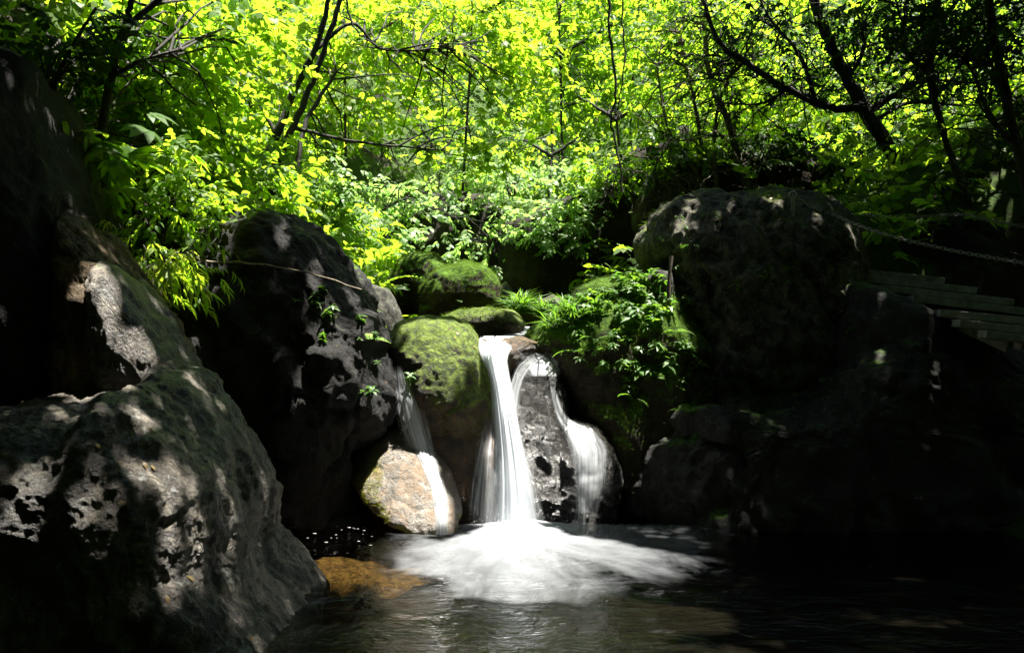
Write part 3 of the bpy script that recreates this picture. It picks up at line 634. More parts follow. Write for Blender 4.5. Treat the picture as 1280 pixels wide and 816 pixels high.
# background trees: crown and trunk of each
def bgtree(px, py, Y, rx, rz, n, label, leaf, kind='broad', scale=.55, bark='bark'):
    c = P(px, py, Y); gx = c[0] + rng.normal(0, .3); base = np.array((gx, Y, gz_at(gx, Y) - .1)); top = c + (0, 0, rz * .5)
    tree('bg', [([base, base * .5 + c * .5 + rng.normal(0, .25, 3), c, top], .034, .014), ([c, c + (rx * .6, -.2, rz * .3)], .04, .012), ([c, c + (-rx * .6, .1, rz * .3)], .04, .012)],
         [(c, (rx, rx * .8, rz), n)], label, 'trees on the slope upstream', bark=bark, leaf=leaf, kind=kind, scale=scale, spread=.42, flat=.33, brush=12)
bgtree(430, 60, 18, 2.2, 2.0, 520, 'sunny tree behind the upper part of the leaning stems', 'leaf_sun', scale=0.72)
bgtree(590, 20, 19, 2.4, 1.9, 560, 'brightest yellow leaved tree at the top centre', 'leaf_sun', scale=0.72)
bgtree(700, 70, 17, 1.7, 1.9, 460, 'green tree right of the brightest yellow leaves', 'leaf_mid', scale=0.66)
bgtree(770, 150, 15.5, 1.1, 1.5, 300, 'fresh green tree overhanging the black cliff', 'leaf_mid', scale=0.60)
bgtree(690, 195, 16.2, .8, 1.0, 200, 'pale green small tree leaning over the black cliff', 'leaf_pale_haze', scale=0.60)
bgtree(560, 250, 15.8, .9, .6, 90, 'pale low tree in front of the dark rock cliff upstream', 'leaf_pale_haze', scale=0.60)
bgtree(470, 265, 15.0, 1.0, .8, 220, 'glowing pale sapling behind the leaning stems', 'leaf_pale_haze', scale=0.60)
bgtree(610, 305, 14.6, .55, .4, 60, 'low fresh green sapling above the mossy boulder pair', 'leaf_pale_haze', scale=0.50)
bgtree(300, 40, 17, 2.0, 1.8, 420, 'green tree high on the left slope', 'leaf_mid', scale=0.72)
bgtree(200, 140, 15, 1.5, 1.6, 360, 'dense leafy tree on the left slope beyond the forked tree', 'leaf_sun', scale=0.66)
bgtree(900, 60, 19, 2.2, 2.0, 460, 'bright tree on the right slope behind the slender stems', 'leaf_sun', scale=0.72)
bgtree(1030, 120, 18, 1.8, 1.5, 420, 'sunlit tree seen through the arching black limbs', 'leaf_sun', scale=0.66)
bgtree(1160, 90, 18, 1.8, 2.0, 380, 'dim green tree on the right slope beyond the crooked tree', 'leaf_mid', scale=0.66)
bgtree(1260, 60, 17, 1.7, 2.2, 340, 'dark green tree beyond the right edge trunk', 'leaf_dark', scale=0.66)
bgtree(800, -10, 18, 2.0, 1.4, 360, 'tall green tree at the top right of centre', 'leaf_mid', scale=0.66)

# shrubs
def shrub(px, py, Y, rx, ry, rz, n, label, leaf='leaf_mid', kind='broad', scale=.45, gaps=True, spread=.22, base=None):
    c = P(px, py, Y); b = c - np.array((0, 0, rz)); 
    root = empty('shrub', b, label, 'shrub', 'shrubs on the banks'); L = Leaves(); T = Tubes()
    cc = scatter(L, kind, c, (rx, ry, rz), n, scale, gaps=gaps, spread=spread, per=7)
    for q in cc[:20]: T.add([b + rng.normal(0, .04, 3), (b + q) / 2 + (0, 0, .1) + rng.normal(0, .06, 3), q], .012, .004, n=8, sides=5)
    if not T.V: T.add([b, c], .012, .004, n=8, sides=5)
    T.build('stem', M['bark'], root, b); L.build('foliage', M[leaf], root, b)
    return root
shrub(120, 190, 7.9, .45, .4, .38, 70, 'broad five-fingered shrub hanging over the black left wall', 'leaf_mid', 'palm', .5)
shrub(200, 235, 8.8, .55, .5, .5, 150, 'lush green shrub in the cleft right of the black wall', 'leaf_mid')
shrub(190, 330, 8.0, .3, .3, .5, 110, 'yellowish hanging shrub beside the tan rock rib', 'leaf_sun', 'long', .4)
shrub(255, 300, 9.6, .5, .5, .3, 140, 'low leafy shrub on the left shoulder of the black boulder', 'leaf_mid')
shrub(235, 370, 9.0, .35, .3, .3, 60, 'sparse dark shrub hanging down the left side of the black boulder', 'leaf_plant', scale=.38)
shrub(300, 235, 11.4, .8, .6, .5, 210, 'bright shrub at the foot of the leaning stems', 'leaf_mid')
shrub(400, 245, 12.2, .7, .6, .5, 190, 'fresh green shrub right of the leaning stems', 'leaf_pale_haze')
shrub(448, 318, 14.2, .35, .4, .4, 110, 'yellow fern-like shrub in the gap left of the mossy pair', 'leaf_sun', 'fern', .5)
shrub(335, 300, 9.9, .5, .4, .12, 170, 'creeping green shrub on top of the black boulder', 'leaf_mid', scale=.36)
shrub(60, 60, 7.6, .5, .5, .4, 80, 'shaded shrub in the upper left corner over the black wall', 'leaf_dark')
shrub(680, 250, 14.6, .6, .5, .6, 150, 'pale shrub on the left end of the black cliff', 'leaf_pale_haze')
shrub(760, 210, 14.0, .6, .5, .5, 150, 'green shrub spilling over the middle of the black cliff', 'leaf_mid')
shrub(720, 300, 14.0, .35, .3, .4, 70, 'sparse leafy shrub on the face of the black cliff', 'leaf_plant', scale=.38)
shrub(1070, 255, 12.2, .35, .4, .22, 80, 'green shrub right of the great boulder top, beside the crooked trunk', 'leaf_plant', scale=.4, gaps=False)
shrub(1180, 190, 13.2, 1.0, .8, .6, 220, 'dim shrub on the right bank under the crooked tree', 'leaf_dark')
shrub(1260, 220, 11.6, .6, .5, .5, 140, 'dark shrub at the right edge above the upper chain', 'leaf_dark')
shrub(820, 215, 12.8, .4, .4, .4, 60, 'thin twiggy shrub left of the slender stems', 'leaf_dark', scale=.36)
shrub(850, 185, 13.0, .5, .4, .35, 110, 'shaded shrub on the brown earth bank behind the slender stems', 'leaf_mid')
shrub(960, 180, 13.0, .7, .4, .3, 120, 'dark shrub on the brown earth bank below the arching limb', 'leaf_dark')
shrub(1060, 200, 13.0, .5, .4, .3, 90, 'dark shrub on the earth bank left of the crooked trunk', 'leaf_dark')
shrub(640, 215, 15.2, .5, .5, .4, 80, 'pale hanging shrub at the centre above the black cliff', 'leaf_pale_haze')
shrub(700, 275, 13.9, .45, .3, .35, 110, 'pale shrub trailing down the middle of the black cliff', 'leaf_pale_haze')

# undergrowth covering the slopes
L = Leaves()
k = 10500
p = np.stack([rng.uniform(-11, 13, k), rng.uniform(12, 34, k), np.zeros(k)], 1)
m = (np.abs(p[:, 0] - .3) > 1.0) | (p[:, 1] > 17.5)
q = np.stack([rng.uniform(-9, 11, 3500), rng.uniform(8.5, 15, 3500), np.zeros(3500)], 1); q = np.vstack([q[(q[:, 0] < -3.4) | (q[:, 0] > 3.6)], np.stack([rng.uniform(-5, -1.7, 900), rng.uniform(11, 15, 900), np.zeros(900)], 1)]); q = q[~((q[:, 1] < 10.6) & (q[:, 0] > 0))]
p = np.vstack([p[m], q]); p = p[(fbm(p * .7, 3, 5) + rng.normal(0, .3, len(p))) > -.4]
p[:, 2] = [gz_at(a, b) for a, b in p[:, :2]]; p[:, 2] += np.abs(rng.normal(0, .45, len(p))) + .05
p = p[shaded_ok(p)]; k = len(p)
kinds = rng.random(k)
for kd, lo, hi in (('broad', 0, .7), ('long', .7, .85), ('fern', .85, 1.01)):
    s = (kinds >= lo) & (kinds < hi); q = p[s]
    L.add(kd, q, rng.uniform(0, 6.28, len(q)), .1 + rng.normal(0, .4, len(q)), rng.normal(0, .4, len(q)), rng.uniform(.5, 1.0, len(q)))
o = L.build('undergrowth', M['leaf_mid']); tag(o, 'dense green undergrowth covering the slopes upstream', 'undergrowth', kind='stuff')

# leaf canopy over the pool, with the gaps the sun comes through (above and behind the view)
L = Leaves()
k = 17000
p = np.stack([rng.uniform(-9, 11, k), rng.uniform(-9, 12.2, k), rng.uniform(0, 1.6, k)], 1)
p[:, 2] += 6.9 + .0 * p[:, 1]
p[:, 2] = np.maximum(p[:, 2], CAMH + .42 * np.clip(p[:, 1], 0, None) + .6 + (p[:, 2] - 6.9) * .6)
p = p[(p[:, 0] > 3) | (p[:, 1] < 10.6)]
p = p[~((p[:, 0] > 3.2) & (p[:, 1] > 10.6) & (rng.random(len(p)) < .3))]; k = len(p)
L.add('broad', p, rng.uniform(0, 6.28, k), rng.normal(0, .35, k), rng.normal(0, .35, k), rng.uniform(.8, 1.25, k))
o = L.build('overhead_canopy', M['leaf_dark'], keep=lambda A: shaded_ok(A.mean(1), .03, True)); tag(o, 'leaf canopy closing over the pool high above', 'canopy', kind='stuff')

# ---------------------------------------------------------------- water
def sheet(name, xs_, ys_, z, mat, amp=.0, sc=2.0, seed=0):
    X, Y_ = np.meshgrid(xs_, ys_); V = np.stack([X.ravel(), Y_.ravel(), np.full(X.size, z)], 1)
    if amp: V[:, 2] += amp * fbm(V * np.array((sc, sc * 1.5, 1)), 4, seed)
    a, b = len(xs_), len(ys_); i = (np.arange(b - 1)[:, None] * a + np.arange(a - 1)[None]).ravel()
    o = np_mesh(name, V, [np.stack([i, i + 1, i + a + 1, i + a], 1)], mat, smooth=True); tag(o, kind='structure'); return o
sheet('pool_water', np.arange(-7, 7.01, .06), np.arange(-3, 10.3, .06), 0, M['water'], .022, 1.6, 4)
sheet('stream_water', np.arange(-1.6, 1.8, .08), np.arange(9.95, 16, .08), 1.9, M['stream'], .02, 2, 6)
n_ = 60; a_ = np.linspace(0, 2 * math.pi, n_, endpoint=False); r_ = np.linspace(.02, 1, 24); A, R_ = np.meshgrid(a_, r_); c_ = np.array((-1.75, 8.45))
wb = 1 + .18 * np.sin(2 * A + 1) + .1 * np.sin(5 * A); X = c_[0] + 1.05 * R_ * wb * np.cos(A); Y_ = c_[1] +   .75 * R_ * wb * np.sin(A)
V = np.stack([X.ravel(), Y_.ravel(), (-.24 - .17 * R_ ** 2).ravel()], 1); V[:, 2] +=   .09 * fbm(V * 3.5, 4, 2)
i = (np.arange(23)[:, None] * n_ + np.arange(n_)[None]); j = (np.arange(23)[:, None] * n_ + (np.arange(n_)[None] + 1) % n_)
o = np_mesh('sand_bed', V, [np.stack([i, j, j + n_, i + n_], -1).reshape(-1, 4)], M['sand'], smooth=True); tag(o, kind='structure')
# flecks of foam drifting on the still water at the left
bm = bmesh.new()
for _ in range(50):
    px_, py_ = rng.uniform(345, 470), 648 + abs(rng.normal(0, 16)); d_ = CAMH * F / (py_ - CY); c_ = P(px_, py_, d_); r_ = rng.uniform(.002, .007)
    vs = [bm.verts.new((c_[0] + 2.6 * r_ * math.cos(t), c_[1] + r_ * math.sin(t), .026 + (.004 if i % 2 else 0))) for i, t in enumerate(np.linspace(0, 6.2, 8))]; bm.faces.new(vs)
me = bpy.data.meshes.new('foam_flecks'); bm.to_mesh(me); bm.free(); me.materials.append(plain('fleck_foam', (.34, .34, .32), .6, var=.1)); o = bpy.data.objects.new('foam_flecks', me); COL.objects.link(o)
tag(o, 'tiny pale foam flecks drifting on the dark water left of the slab', 'foam', kind='stuff')
# foam round the foot of the fall
fc = np.array((0.02, 8.82)); na, nr_ = 140, 70
ang = np.linspace(0, 2 * math.pi, na + 1); rad = np.linspace(0.0, 1, nr_) ** 1.2
A, R_ = np.meshgrid(ang, rad); ext_y = np.where(np.sin(A) < 0, 3.0, .14); ext_x = np.where(np.cos(A) > 0, 2.2, 1.5)
wob_ = 1 + .12 * np.sin(3 * A + 1) + .06 * np.sin(7 * A)
X = fc[0] + np.cos(A) * R_ * ext_x * wob_ * (1 + .0 * A); Y_ = fc[1] + np.sin(A) * R_ * ext_y * wob_
V = np.stack([X.ravel(), Y_.ravel(), np.zeros(X.size)], 1)
V[:, 2] = .022 * fbm(V * np.array((1.6, 2.4, 1)), 4, 4) + .012 + (.05 * np.exp(-(R_ * 7) ** 2) + .02 * np.exp(-(R_ * 2) ** 2)).ravel() * (1 + .5 * fbm(V * 7, 3, 2))
i = (np.arange(nr_ - 1)[:, None] * (na + 1) + np.arange(na)[None]).ravel()
o = np_mesh('foam', V, [np.stack([i, i + na + 1, i + na + 2, i + 1], 1)], M['foam'], smooth=True, uv=np.stack([A.ravel() / 6.2832, R_.ravel()], 1))
tag(o, 'white churning foam spreading over the pool from the foot of the waterfall', 'foam', kind='stuff')

def fall_sheet(path, mat, off=.03, nu=26, nv=70, flat=False, rip=.01, seed=0):
    """path: (px, py, half width px[, depth]) down the fall; without a depth it clings to the rock behind"""
    path = np.array(path, float); t = np.linspace(0, 1, nv)
    # arc parameter
    s = np.r_[0, np.cumsum(np.hypot(np.diff(path[:, 0]), np.diff(path[:, 1])))]; s /= s[-1]
    cx_ = np.interp(t, s, path[:, 0]); cyy = np.interp(t, s, path[:, 1]); hw = np.interp(t, s, path[:, 2])
    k = np.ones(9) / 9
    sm = lambda v: np.convolve(np.r_[np.full(4, v[0]), v, np.full(4, v[-1])], k, 'valid')
    cx_, hw = sm(cx_), sm(hw)
    u = np.linspace(-1, 1, nu); Dp = np.zeros((nv, nu))
    if path.shape[1] > 3:
        Dp[:] = sm(np.interp(t, s, path[:, 3]))[:, None] + .06 * (u[None] ** 2)
    else:
        for a in range(nv):
            for b in range(nu):
                h = surf(cx_[a] + u[b] * hw[a], cyy[a], terrain=False)
                Dp[a, b] = h[0][1] if h is not None and h[0][1] < 11 else np.nan
        good = ~np.isnan(Dp); Dp[~good] = np.nanmedian(Dp)
        if flat: Dp[:] = np.median(Dp, axis=1)[:, None] + .05 * (u[None] ** 2)
        Dp = np.minimum.accumulate(Dp, axis=0)
        for _ in range(3):
            q = np.pad(Dp, 1, mode='edge'); Dp = (q[1:-1, 1:-1] * 2 + q[:-2, 1:-1] + q[2:, 1:-1] + q[1:-1, :-2] + q[1:-1, 2:]) / 6
        Dp -= off
    V = np.zeros((nv, nu, 3))
    for a in range(nv):
        for b in range(nu): V[a, b] = P(cx_[a] + u[b] * hw[a], cyy[a], Dp[a, b])
    V = V.reshape(-1, 3)
    uu = np.tile(u, nv); vv = np.repeat(t, nu)
    V[:, 1] += rip * fbm(np.stack([uu * 5 + seed * 3, vv * 1.5, uu * 0], 1), 3, seed)
    i = (np.arange(nv - 1)[:, None] * nu + np.arange(nu - 1)[None]).ravel()
    return V, np.stack([i, i + 1, i + nu + 1, i + nu], 1), np.stack([(uu + 1) / 2, vv], 1)
def water_thing(name, label, parts, cat='waterfall'):
    V, Q, U, n = [], [], [], 0
    for v, q, u in parts: V.append(v); Q.append(q + n); U.append(u); n += len(v)
    return V, Q, U
root = empty('waterfall', P(640, 662, 8.8), 'main white waterfall pouring between the mossy boulder and the wet pillar', 'waterfall', 'falls into the pool')
for j, (dx, dw, dd) in enumerate(((0, 1, 0), (2, .86, -.05), (-2, .6, -.09))):
    v, q, u = fall_sheet([(626, 420, 34 * dw, 9.95), (620, 428, 30 * dw, 9.62 + dd), (614, 440, 20 * dw, 9.45 + dd), (621 + dx, 460, 15 * dw, 9.3 + dd), (627 + dx, 486, 15 * dw, 9.19 + dd), (632 + dx, 523, 17 * dw, 9.09 + dd), (637 + dx, 565, 22 * dw, 9.01 + dd), (640 + dx, 610, 28 * dw, 8.92 + dd), (641 + dx, 668, 36 * dw, 8.84 + dd)], None, rip=.025, seed=j, nu=32, nv=80)
    np_mesh('water_strand', v, [q], M['fall'], root, np.array(root.location), True, u)
for path in ([(676, 444, 16, 9.5), (656, 456, 13, 9.4), (645, 478, 9, 9.25), (640, 520, 9, 9.1), (642, 600, 10, 8.92), (646, 668, 14, 8.82)], [(638, 540, 16, 9.05), (640, 600, 34, 8.88), (642, 668, 52, 8.8)], [(604, 430, 10, 9.75), (612, 450, 10, 9.5), (620, 480, 9, 9.28), (622, 540, 9, 9.1), (618, 600, 12, 8.95), (612, 668, 16, 8.86)]):
    v, q, u = fall_sheet(path, None, rip=.02, seed=41, nu=22); np_mesh('water_strand', v, [q], M['film'], root, np.array(root.location), True, u)
v, q, u = fall_sheet([(612, 520, 8), (606, 570, 13), (602, 620, 17), (600, 668, 20)], None, .03, seed=5, rip=.02)
np_mesh('water_film', v, [q], M['film'], root, np.array(root.location), True, u)
root = empty('waterfall', P(552, 664, 8.8), 'thin veil of water down the left side over the pale slab', 'waterfall', 'falls into the pool')
for j, w in enumerate((1, .55)):
    v, q, u = fall_sheet([(499, 457, 9 * w), (506, 490, 18 * w), (516, 530, 23 * w), (528, 568, 19 * w), (543, 600, 14 * w), (550, 632, 14 * w), (552, 668, 13 * w)], None, .03 + .02 * j, seed=10 + j, rip=.01, flat=True)
    np_mesh('water_film' if j == 0 else 'water_strand', v, [q], M['film'], root, np.array(root.location), True, u)
root = empty('waterfall', P(727, 664, 8.9), 'thin waterfall down the right side over the round wet rock', 'waterfall', 'falls into the pool')
for nm, path in (('water_film', [(664, 440, 22), (672, 452, 30), (680, 470, 26)]), ('water_strand', [(690, 462, 6), (692, 490, 5), (700, 518, 7), (716, 540, 14), (728, 565, 14), (728, 610, 9), (726, 668, 8)]),
                 ('water_film', [(700, 520, 8), (722, 535, 22), (736, 560, 27), (738, 600, 24), (736, 640, 16)])):
    v, q, u = fall_sheet(path, None, .03, seed=20, rip=.015); np_mesh(nm, v, [q], M['film'], root, np.array(root.location), True, u)
root = empty('cascade', P(650, 424, 10.6), 'small white cascade feeding the lip of the waterfall from upstream', 'cascade')
v, q, u = fall_sheet([(655, 408, 8, 11.2), (646, 414, 14, 10.8), (640, 424, 24, 10.2)], None, rip=.02, seed=31); np_mesh('water_strand', v, [q], M['fall'], root, np.array(root.location), True, u)
v, q, u = fall_sheet([(686, 420, 5, 10.3), (683, 430, 5, 9.9), (680, 444, 6, 9.75)], None, rip=.02, seed=32); np_mesh('water_strand', v, [q], M['film'], root, np.array(root.location), True, u)

# ---------------------------------------------------------------- moss fuzz on the mossy rocks (a part of each rock)
def fuzz(key, n, nzmin=.25, size=.05, thr=-.1, cond=None, mat='fuzz'):
    ob, V, T = ROCKS[key]
    a, b, c = V[T[:, 0]], V[T[:, 1]], V[T[:, 2]]; cr = np.cross(b - a, c - a); ar = np.linalg.norm(cr, axis=1); nn = cr / (ar[:, None] + 1e-12)
    cen = (a + b + c) / 3
    w = ar * (nn[:, 2] > nzmin) * (fbm(cen * 3.1, 3, 4) > thr) * (cen[:, 1] < np.median(V[:, 1]) + .6)
    if cond is not None: w = w * cond(cen)
    if w.sum() == 0: return
    f = rng.choice(len(T), n, p=w / w.sum()); r1, r2 = rng.random(n) ** .5, rng.random(n)
    p = a[f] * (1 - r1)[:, None] + b[f] * (r1 * (1 - r2))[:, None] + c[f] * (r1 * r2)[:, None]
    L = Leaves(); L.add('blade', p, rng.uniform(0, 6.28, n), -rng.uniform(0, .9, n), rng.normal(0, .5, n), size * rng.uniform(.5, 1.4, n))
    base = np.array(ob.location); L.build('moss', M[mat], ob, base)
fuzz('mossa', 9000, .1, .045); fuzz('mossb', 10000, .1, .045); fuzz('mossfall', 8000, .2, .028, -.1); fuzz('mound', 12000, .1, .055, -.25); fuzz('flat', 1500, .4, .05, .1)
fuzz('bigright', 2500, .5, .08, .15); fuzz('lipstone', 600, .2, .05)

sx_ = P(468, 600, 9.1)[0]
fuzz('slab', 6000, -.1, .035, -.9, mat='fuzz_bright', cond=lambda c_: (c_[:, 0] + .25 * (c_[:, 2] - .6) + .06 * fbm(c_ * 6, 3, 3) < sx_ + .1 + .08 * fbm(c_ * 4, 2, 8)))
# ---------------------------------------------------------------- plants on the rocks
def plant(px, py, size, kind, label, group, leaf='leaf_plant', name='leafy_plant', n=1, jit=19, cat='plant'):
    h = surf(px, py)
    if h is None: return
    L = Leaves(); p0 = h[0]; pos = []
    if kind == 'blade':
        k = n; yaw = rng.uniform(0, 6.28, k)
        L.add('blade', np.tile(p0, (k, 1)) + rng.normal(0, .04, (k, 3)) * (1, 1, .1), yaw, -rng.uniform(.2, 1.1, k), rng.normal(0, .3, k), size * rng.uniform(.6, 1.2, k))
    elif kind == 'fern':
        k = n; yaw = np.linspace(0, 6.28, k, endpoint=False) + rng.normal(0, .3, k)
        L.add('fern', np.tile(p0, (k, 1)), yaw, -rng.uniform(0, .5, k), rng.normal(0, .2, k), size * rng.uniform(.7, 1.2, k))
    else:
        k = n; pos = []
        for _ in range(k):
            hh = surf(px + rng.normal(0, jit), py + rng.normal(0, jit * .7)); hh = hh if hh is not None and np.linalg.norm(hh[0] - p0) < .6 else h
            pos.append(hh[0] + hh[1] * size * .06)
        L.add(kind, np.array(pos), rng.uniform(0, 6.28, k), rng.normal(0, .3, k), rng.normal(0, .3, k), size * rng.uniform(.6, 1.1, k))
    o = L.build(name, M[leaf], None, p0); tag(o, label, cat, group); return o
G1 = 'leafy plants on the mossy mound'
for px, py, s, lab in [(700, 398, .22, 'leafy plant at the left foot of the mossy mound beside the lip'), (718, 385, .24, 'leafy plant on the left slope of the mossy mound'), (740, 372, .26, 'leafy plant left of the top of the mossy mound'),
                       (765, 362, .26, 'leafy plant on the top of the mossy mound, left half'), (790, 356, .28, 'leafy plant on the very top of the mossy mound'), (815, 360, .26, 'leafy plant on the mossy mound beside the small grey stone'),
                       (752, 392, .26, 'bright plant in the middle of the mossy mound, below its left crest'), (780, 385, .28, 'bright plant in the middle of the mossy mound, below its top'), (808, 388, .26, 'bright plant on the mossy mound, left of the dry stem'),
                       (730, 408, .24, 'plant low on the left flank of the mossy mound'), (835, 385, .24, 'plant at the foot of the dry upright stem'), (765, 420, .22, 'shaded plant halfway down the mossy mound'), (800, 428, .22, 'plant in the shade under the mound crest'),
                       (825, 445, .26, 'bright leafed plant on the right flank of the mossy mound, upper one'), (800, 462, .28, 'bright leafed plant on the right flank of the mossy mound, middle one'), (835, 470, .26, 'bright leafed plant on the right flank of the mossy mound, right one'), (775, 478, .24, 'bright leafed plant low on the mossy mound'),
                       (858, 455, .22, 'dim plant at the right edge of the mossy mound'), (870, 490, .2, 'dim plant low on the right edge of the mossy mound'), (740, 440, .2, 'dim plant above the thin right waterfall')]:
    plant(px, py, s * rng.uniform(.75, 1.3), 'rosette', lab, G1, n=8, jit=16)
for px, py, lab in [(745, 425, 'fern on the shaded middle of the mossy mound'), (790, 500, 'fern hanging low on the mossy mound above the round wet rock'), (845, 415, 'fern beside the foot of the dry stem'), (720, 440, 'fern at the lower left edge of the mossy mound'), (862, 515, 'dim fern at the bottom right of the mossy mound'), (770, 340, 'fern on the back rim of the mossy mound')]:
    plant(px, py, .3, 'fern', lab, 'ferns on the mossy mound', 'leaf_plant', 'fern', 5)
for px, py in [(705, 408), (722, 400), (690, 412), (712, 392)]:
    plant(px, py, .3, 'blade', 'grassy tuft hanging over the left slope of the mossy mound', 'grass tufts on the mound', 'leaf_plant', 'grass_tuft', 60, cat='grass')
plant(650, 389, .36, 'blade', 'bright sedge tuft growing between the small stones upstream', None, 'leaf_plant', 'sedge_tuft', 220, cat='grass')
plant(680, 390, .28, 'blade', 'smaller sedge tuft touching the small dark stone', None, 'leaf_plant', 'sedge_tuft', 120, cat='grass')
G2 = 'plants on the black left boulder'
for px, py, s, lab in [(400, 375, .2, 'small plant in the upper crack of the black left boulder'), (432, 392, .2, 'small plant on the lit shoulder of the black left boulder'), (418, 412, .17, 'small plant below the lit shoulder of the black left boulder'), (470, 488, .22, 'small green plant at the right edge of the black left boulder'), (440, 410, .14, 'tiny plant at the outer end of the lit shoulder')]:
    plant(px, py, s, 'rosette', lab, G2, n=4)
plant(462, 425, .3, 'fern', 'pale fern on the right edge of the black left boulder', None, 'leaf_pale_haze', 'fern', 4)
G3 = 'plants on the great right boulder'
for px, py, s, lab in [(850, 275, .2, 'green plant on the upper left corner of the great boulder'), (880, 272, .2, 'green plant on the top edge of the great boulder, second from the corner'), (905, 270, .16, 'yellowish plant on the top edge of the great boulder'), (850, 300, .18, 'plant on the left face of the great boulder under its corner'),
                       (868, 325, .22, 'plant halfway down the left face of the great boulder'), (960, 340, .22, 'plant in the crevice across the middle of the great boulder'), (945, 355, .2, 'plant below the crevice of the great boulder'), (978, 335, .16, 'plant at the right end of the crevice of the great boulder'), (1045, 400, .18, 'lone plant on the black bank below the steps')]:
    plant(px, py, s, 'long' if py < 330 else 'rosette', lab, G3, n=7)

# ---------------------------------------------------------------- wooden steps, chain and post, twigs, vines
def box_bm(bm, c, ax, ay, az, sx, sy, sz):
    vs = [bm.verts.new(Vector(c) + Vector(ax) * sx * i + Vector(ay) * sy * j + Vector(az) * sz * k) for i in (-.5, .5) for j in (-.5, .5) for k in (-.5, .5)]
    for f in ((0, 1, 3, 2), (4, 6, 7, 5), (0, 4, 5, 1), (2, 3, 7, 6), (0, 2, 6, 4), (1, 5, 7, 3)): bm.faces.new([vs[i] for i in f])
def bm_obj(name, bm, mat, parent, loc, bev=.008):
    bmesh.ops.recalc_face_normals(bm, faces=bm.faces)
    if bev: bmesh.ops.bevel(bm, geom=bm.edges[:], offset=bev, segments=2, affect='EDGES', profile=.6)
    me = bpy.data.meshes.new(name); bmesh.ops.translate(bm, verts=bm.verts, vec=-Vector(loc)); bm.to_mesh(me); bm.free(); me.materials.append(mat)
    o = bpy.data.objects.new(name, me); COL.objects.link(o)
    if parent: o.parent = parent; o.location = Vector(loc) - Vector(parent.location)
    else: o.location = loc
    return o
stairs = empty('wooden_steps', P(1180, 400, 9), 'flight of grey weathered plank steps climbing the right bank', 'steps')
ends = [((1064, 338), (1150, 352), 10.5), ((1082, 348), (1188, 364), 10.1), ((1108, 360), (1236, 379), 9.75), ((1146, 373), (1272, 393), 9.4), ((1180, 391), (1310, 408), 9.05), ((1208, 404), (1345, 424), 8.75), ((1240, 418), (1380, 440), 8.45)]
for (a, b_), (c_, d_), Y in ends:
    p0 = Vector(P(a - 6, b_, Y)); p1 = Vector(P(c_ + 30, d_, Y - .25)); p1.z = p0.z + (p1.z - p0.z) * .95
    ax = (p1 - p0).normalized(); ay = Vector((-ax.y, ax.x, 0)).normalized(); az = ax.cross(ay)
    bm = bmesh.new(); box_bm(bm, (p0 + p1) / 2 + ay * .12, ax, ay, az, (p1 - p0).length * rng.uniform(.97, 1.04), .30, .075)
    bm_obj('step', bm, M['wood'], stairs, (p0 + p1) / 2)
for e_ in (.22, .8):
    q0 = Vector(P(ends[0][0][0] * (1 - e_) + ends[0][1][0] * e_, ends[0][0][1], 10.5)) + Vector((0, .12, -.12)); q1 = Vector(P(ends[-1][0][0] * (1 - e_) + ends[-1][1][0] * e_, ends[-1][0][1], 8.45)) + Vector((0, .12, -.12))
    ax = (q1 - q0).normalized(); ay = Vector((-ax.y, ax.x, 0)).normalized(); az = ax.cross(ay)
    bm = bmesh.new(); box_bm(bm, (q0 + q1) / 2, ax, ay, az, (q1 - q0).length, .06, .12); bm_obj('stringer', bm, M['wood'], stairs, (q0 + q1) / 2)

h = surf(991, 268); pb = h[0] if h is not None else P(991, 268, 10.4)
post = empty('chain_post', pb, 'short iron post with ring standing on the great flat topped boulder', 'post')
T = Tubes(); T.add([pb - (0, 0, .05), pb + (0, 0, .19)], .02, .018, n=6, sides=10, bump=.02); T.build('post_shaft', M['iron'], post, pb)
def torus(R, r, n=14, m=6, sx=1.0):
    a = np.linspace(0, 2 * math.pi, n, endpoint=False); b = np.linspace(0, 2 * math.pi, m, endpoint=False); A, B = np.meshgrid(a, b, indexing='ij')
    V = np.stack([(R + r * np.cos(B)) * np.cos(A) * sx, (R + r * np.cos(B)) * np.sin(A), r * np.sin(B)], -1).reshape(-1, 3)
    i = np.arange(n)[:, None]; j = np.arange(m)[None]; f = lambda i, j: (i % n) * m + j % m
    return V, np.stack([f(i, j), f(i + 1, j), f(i + 1, j + 1), f(i, j + 1)], -1).reshape(-1, 4)
tv, tq = torus(.038, .011)
pt = pb + np.array((0, 0, .21)); np_mesh('ring', (tv @ np.array(((1, 0, 0), (0, 0, 1), (0, 1, 0)))) + pt, [tq], M['iron'], post, pt, True)
lv, lq = torus(.017, .0058, 12, 6, 1.55)
link_me = np_mesh('link', lv, [lq], M['iron'], None, None, True); proto = link_me.data; bpy.data.objects.remove(link_me)
def chain(pts, label):
    p = catmull(pts, 400); d = np.r_[0, np.cumsum(np.linalg.norm(np.diff(p, axis=0), axis=1))]
    step = .041; n = int(d[-1] / step); root = empty('chain', p[0], label, 'chain')
    for i in range(min(n, 98)):
        s = (i + .5) * step; q = np.array([np.interp(s, d, p[:, k_]) for k_ in range(3)]); q2 = np.array([np.interp(s + .02, d, p[:, k_]) for k_ in range(3)])
        o = bpy.data.objects.new('link', proto); COL.objects.link(o); o.parent = root; o.location = q - p[0]
        rot = Vector(q2 - q).to_track_quat('X', 'Z').to_matrix() @ Matrix.Rotation(math.radians(90 if i % 2 else 0) + .5, 3, 'X')
        o.rotation_euler = rot.to_euler()
def on(px, py):
    h = surf(px, py); return h[0] + h[1] * .03
chain([pt, on(1015, 262), on(1040, 271), P(1100, 291, 9.3), P(1190, 313, 9.0), P(1300, 332, 8.7)], 'iron chain sagging from the post down along the steps')
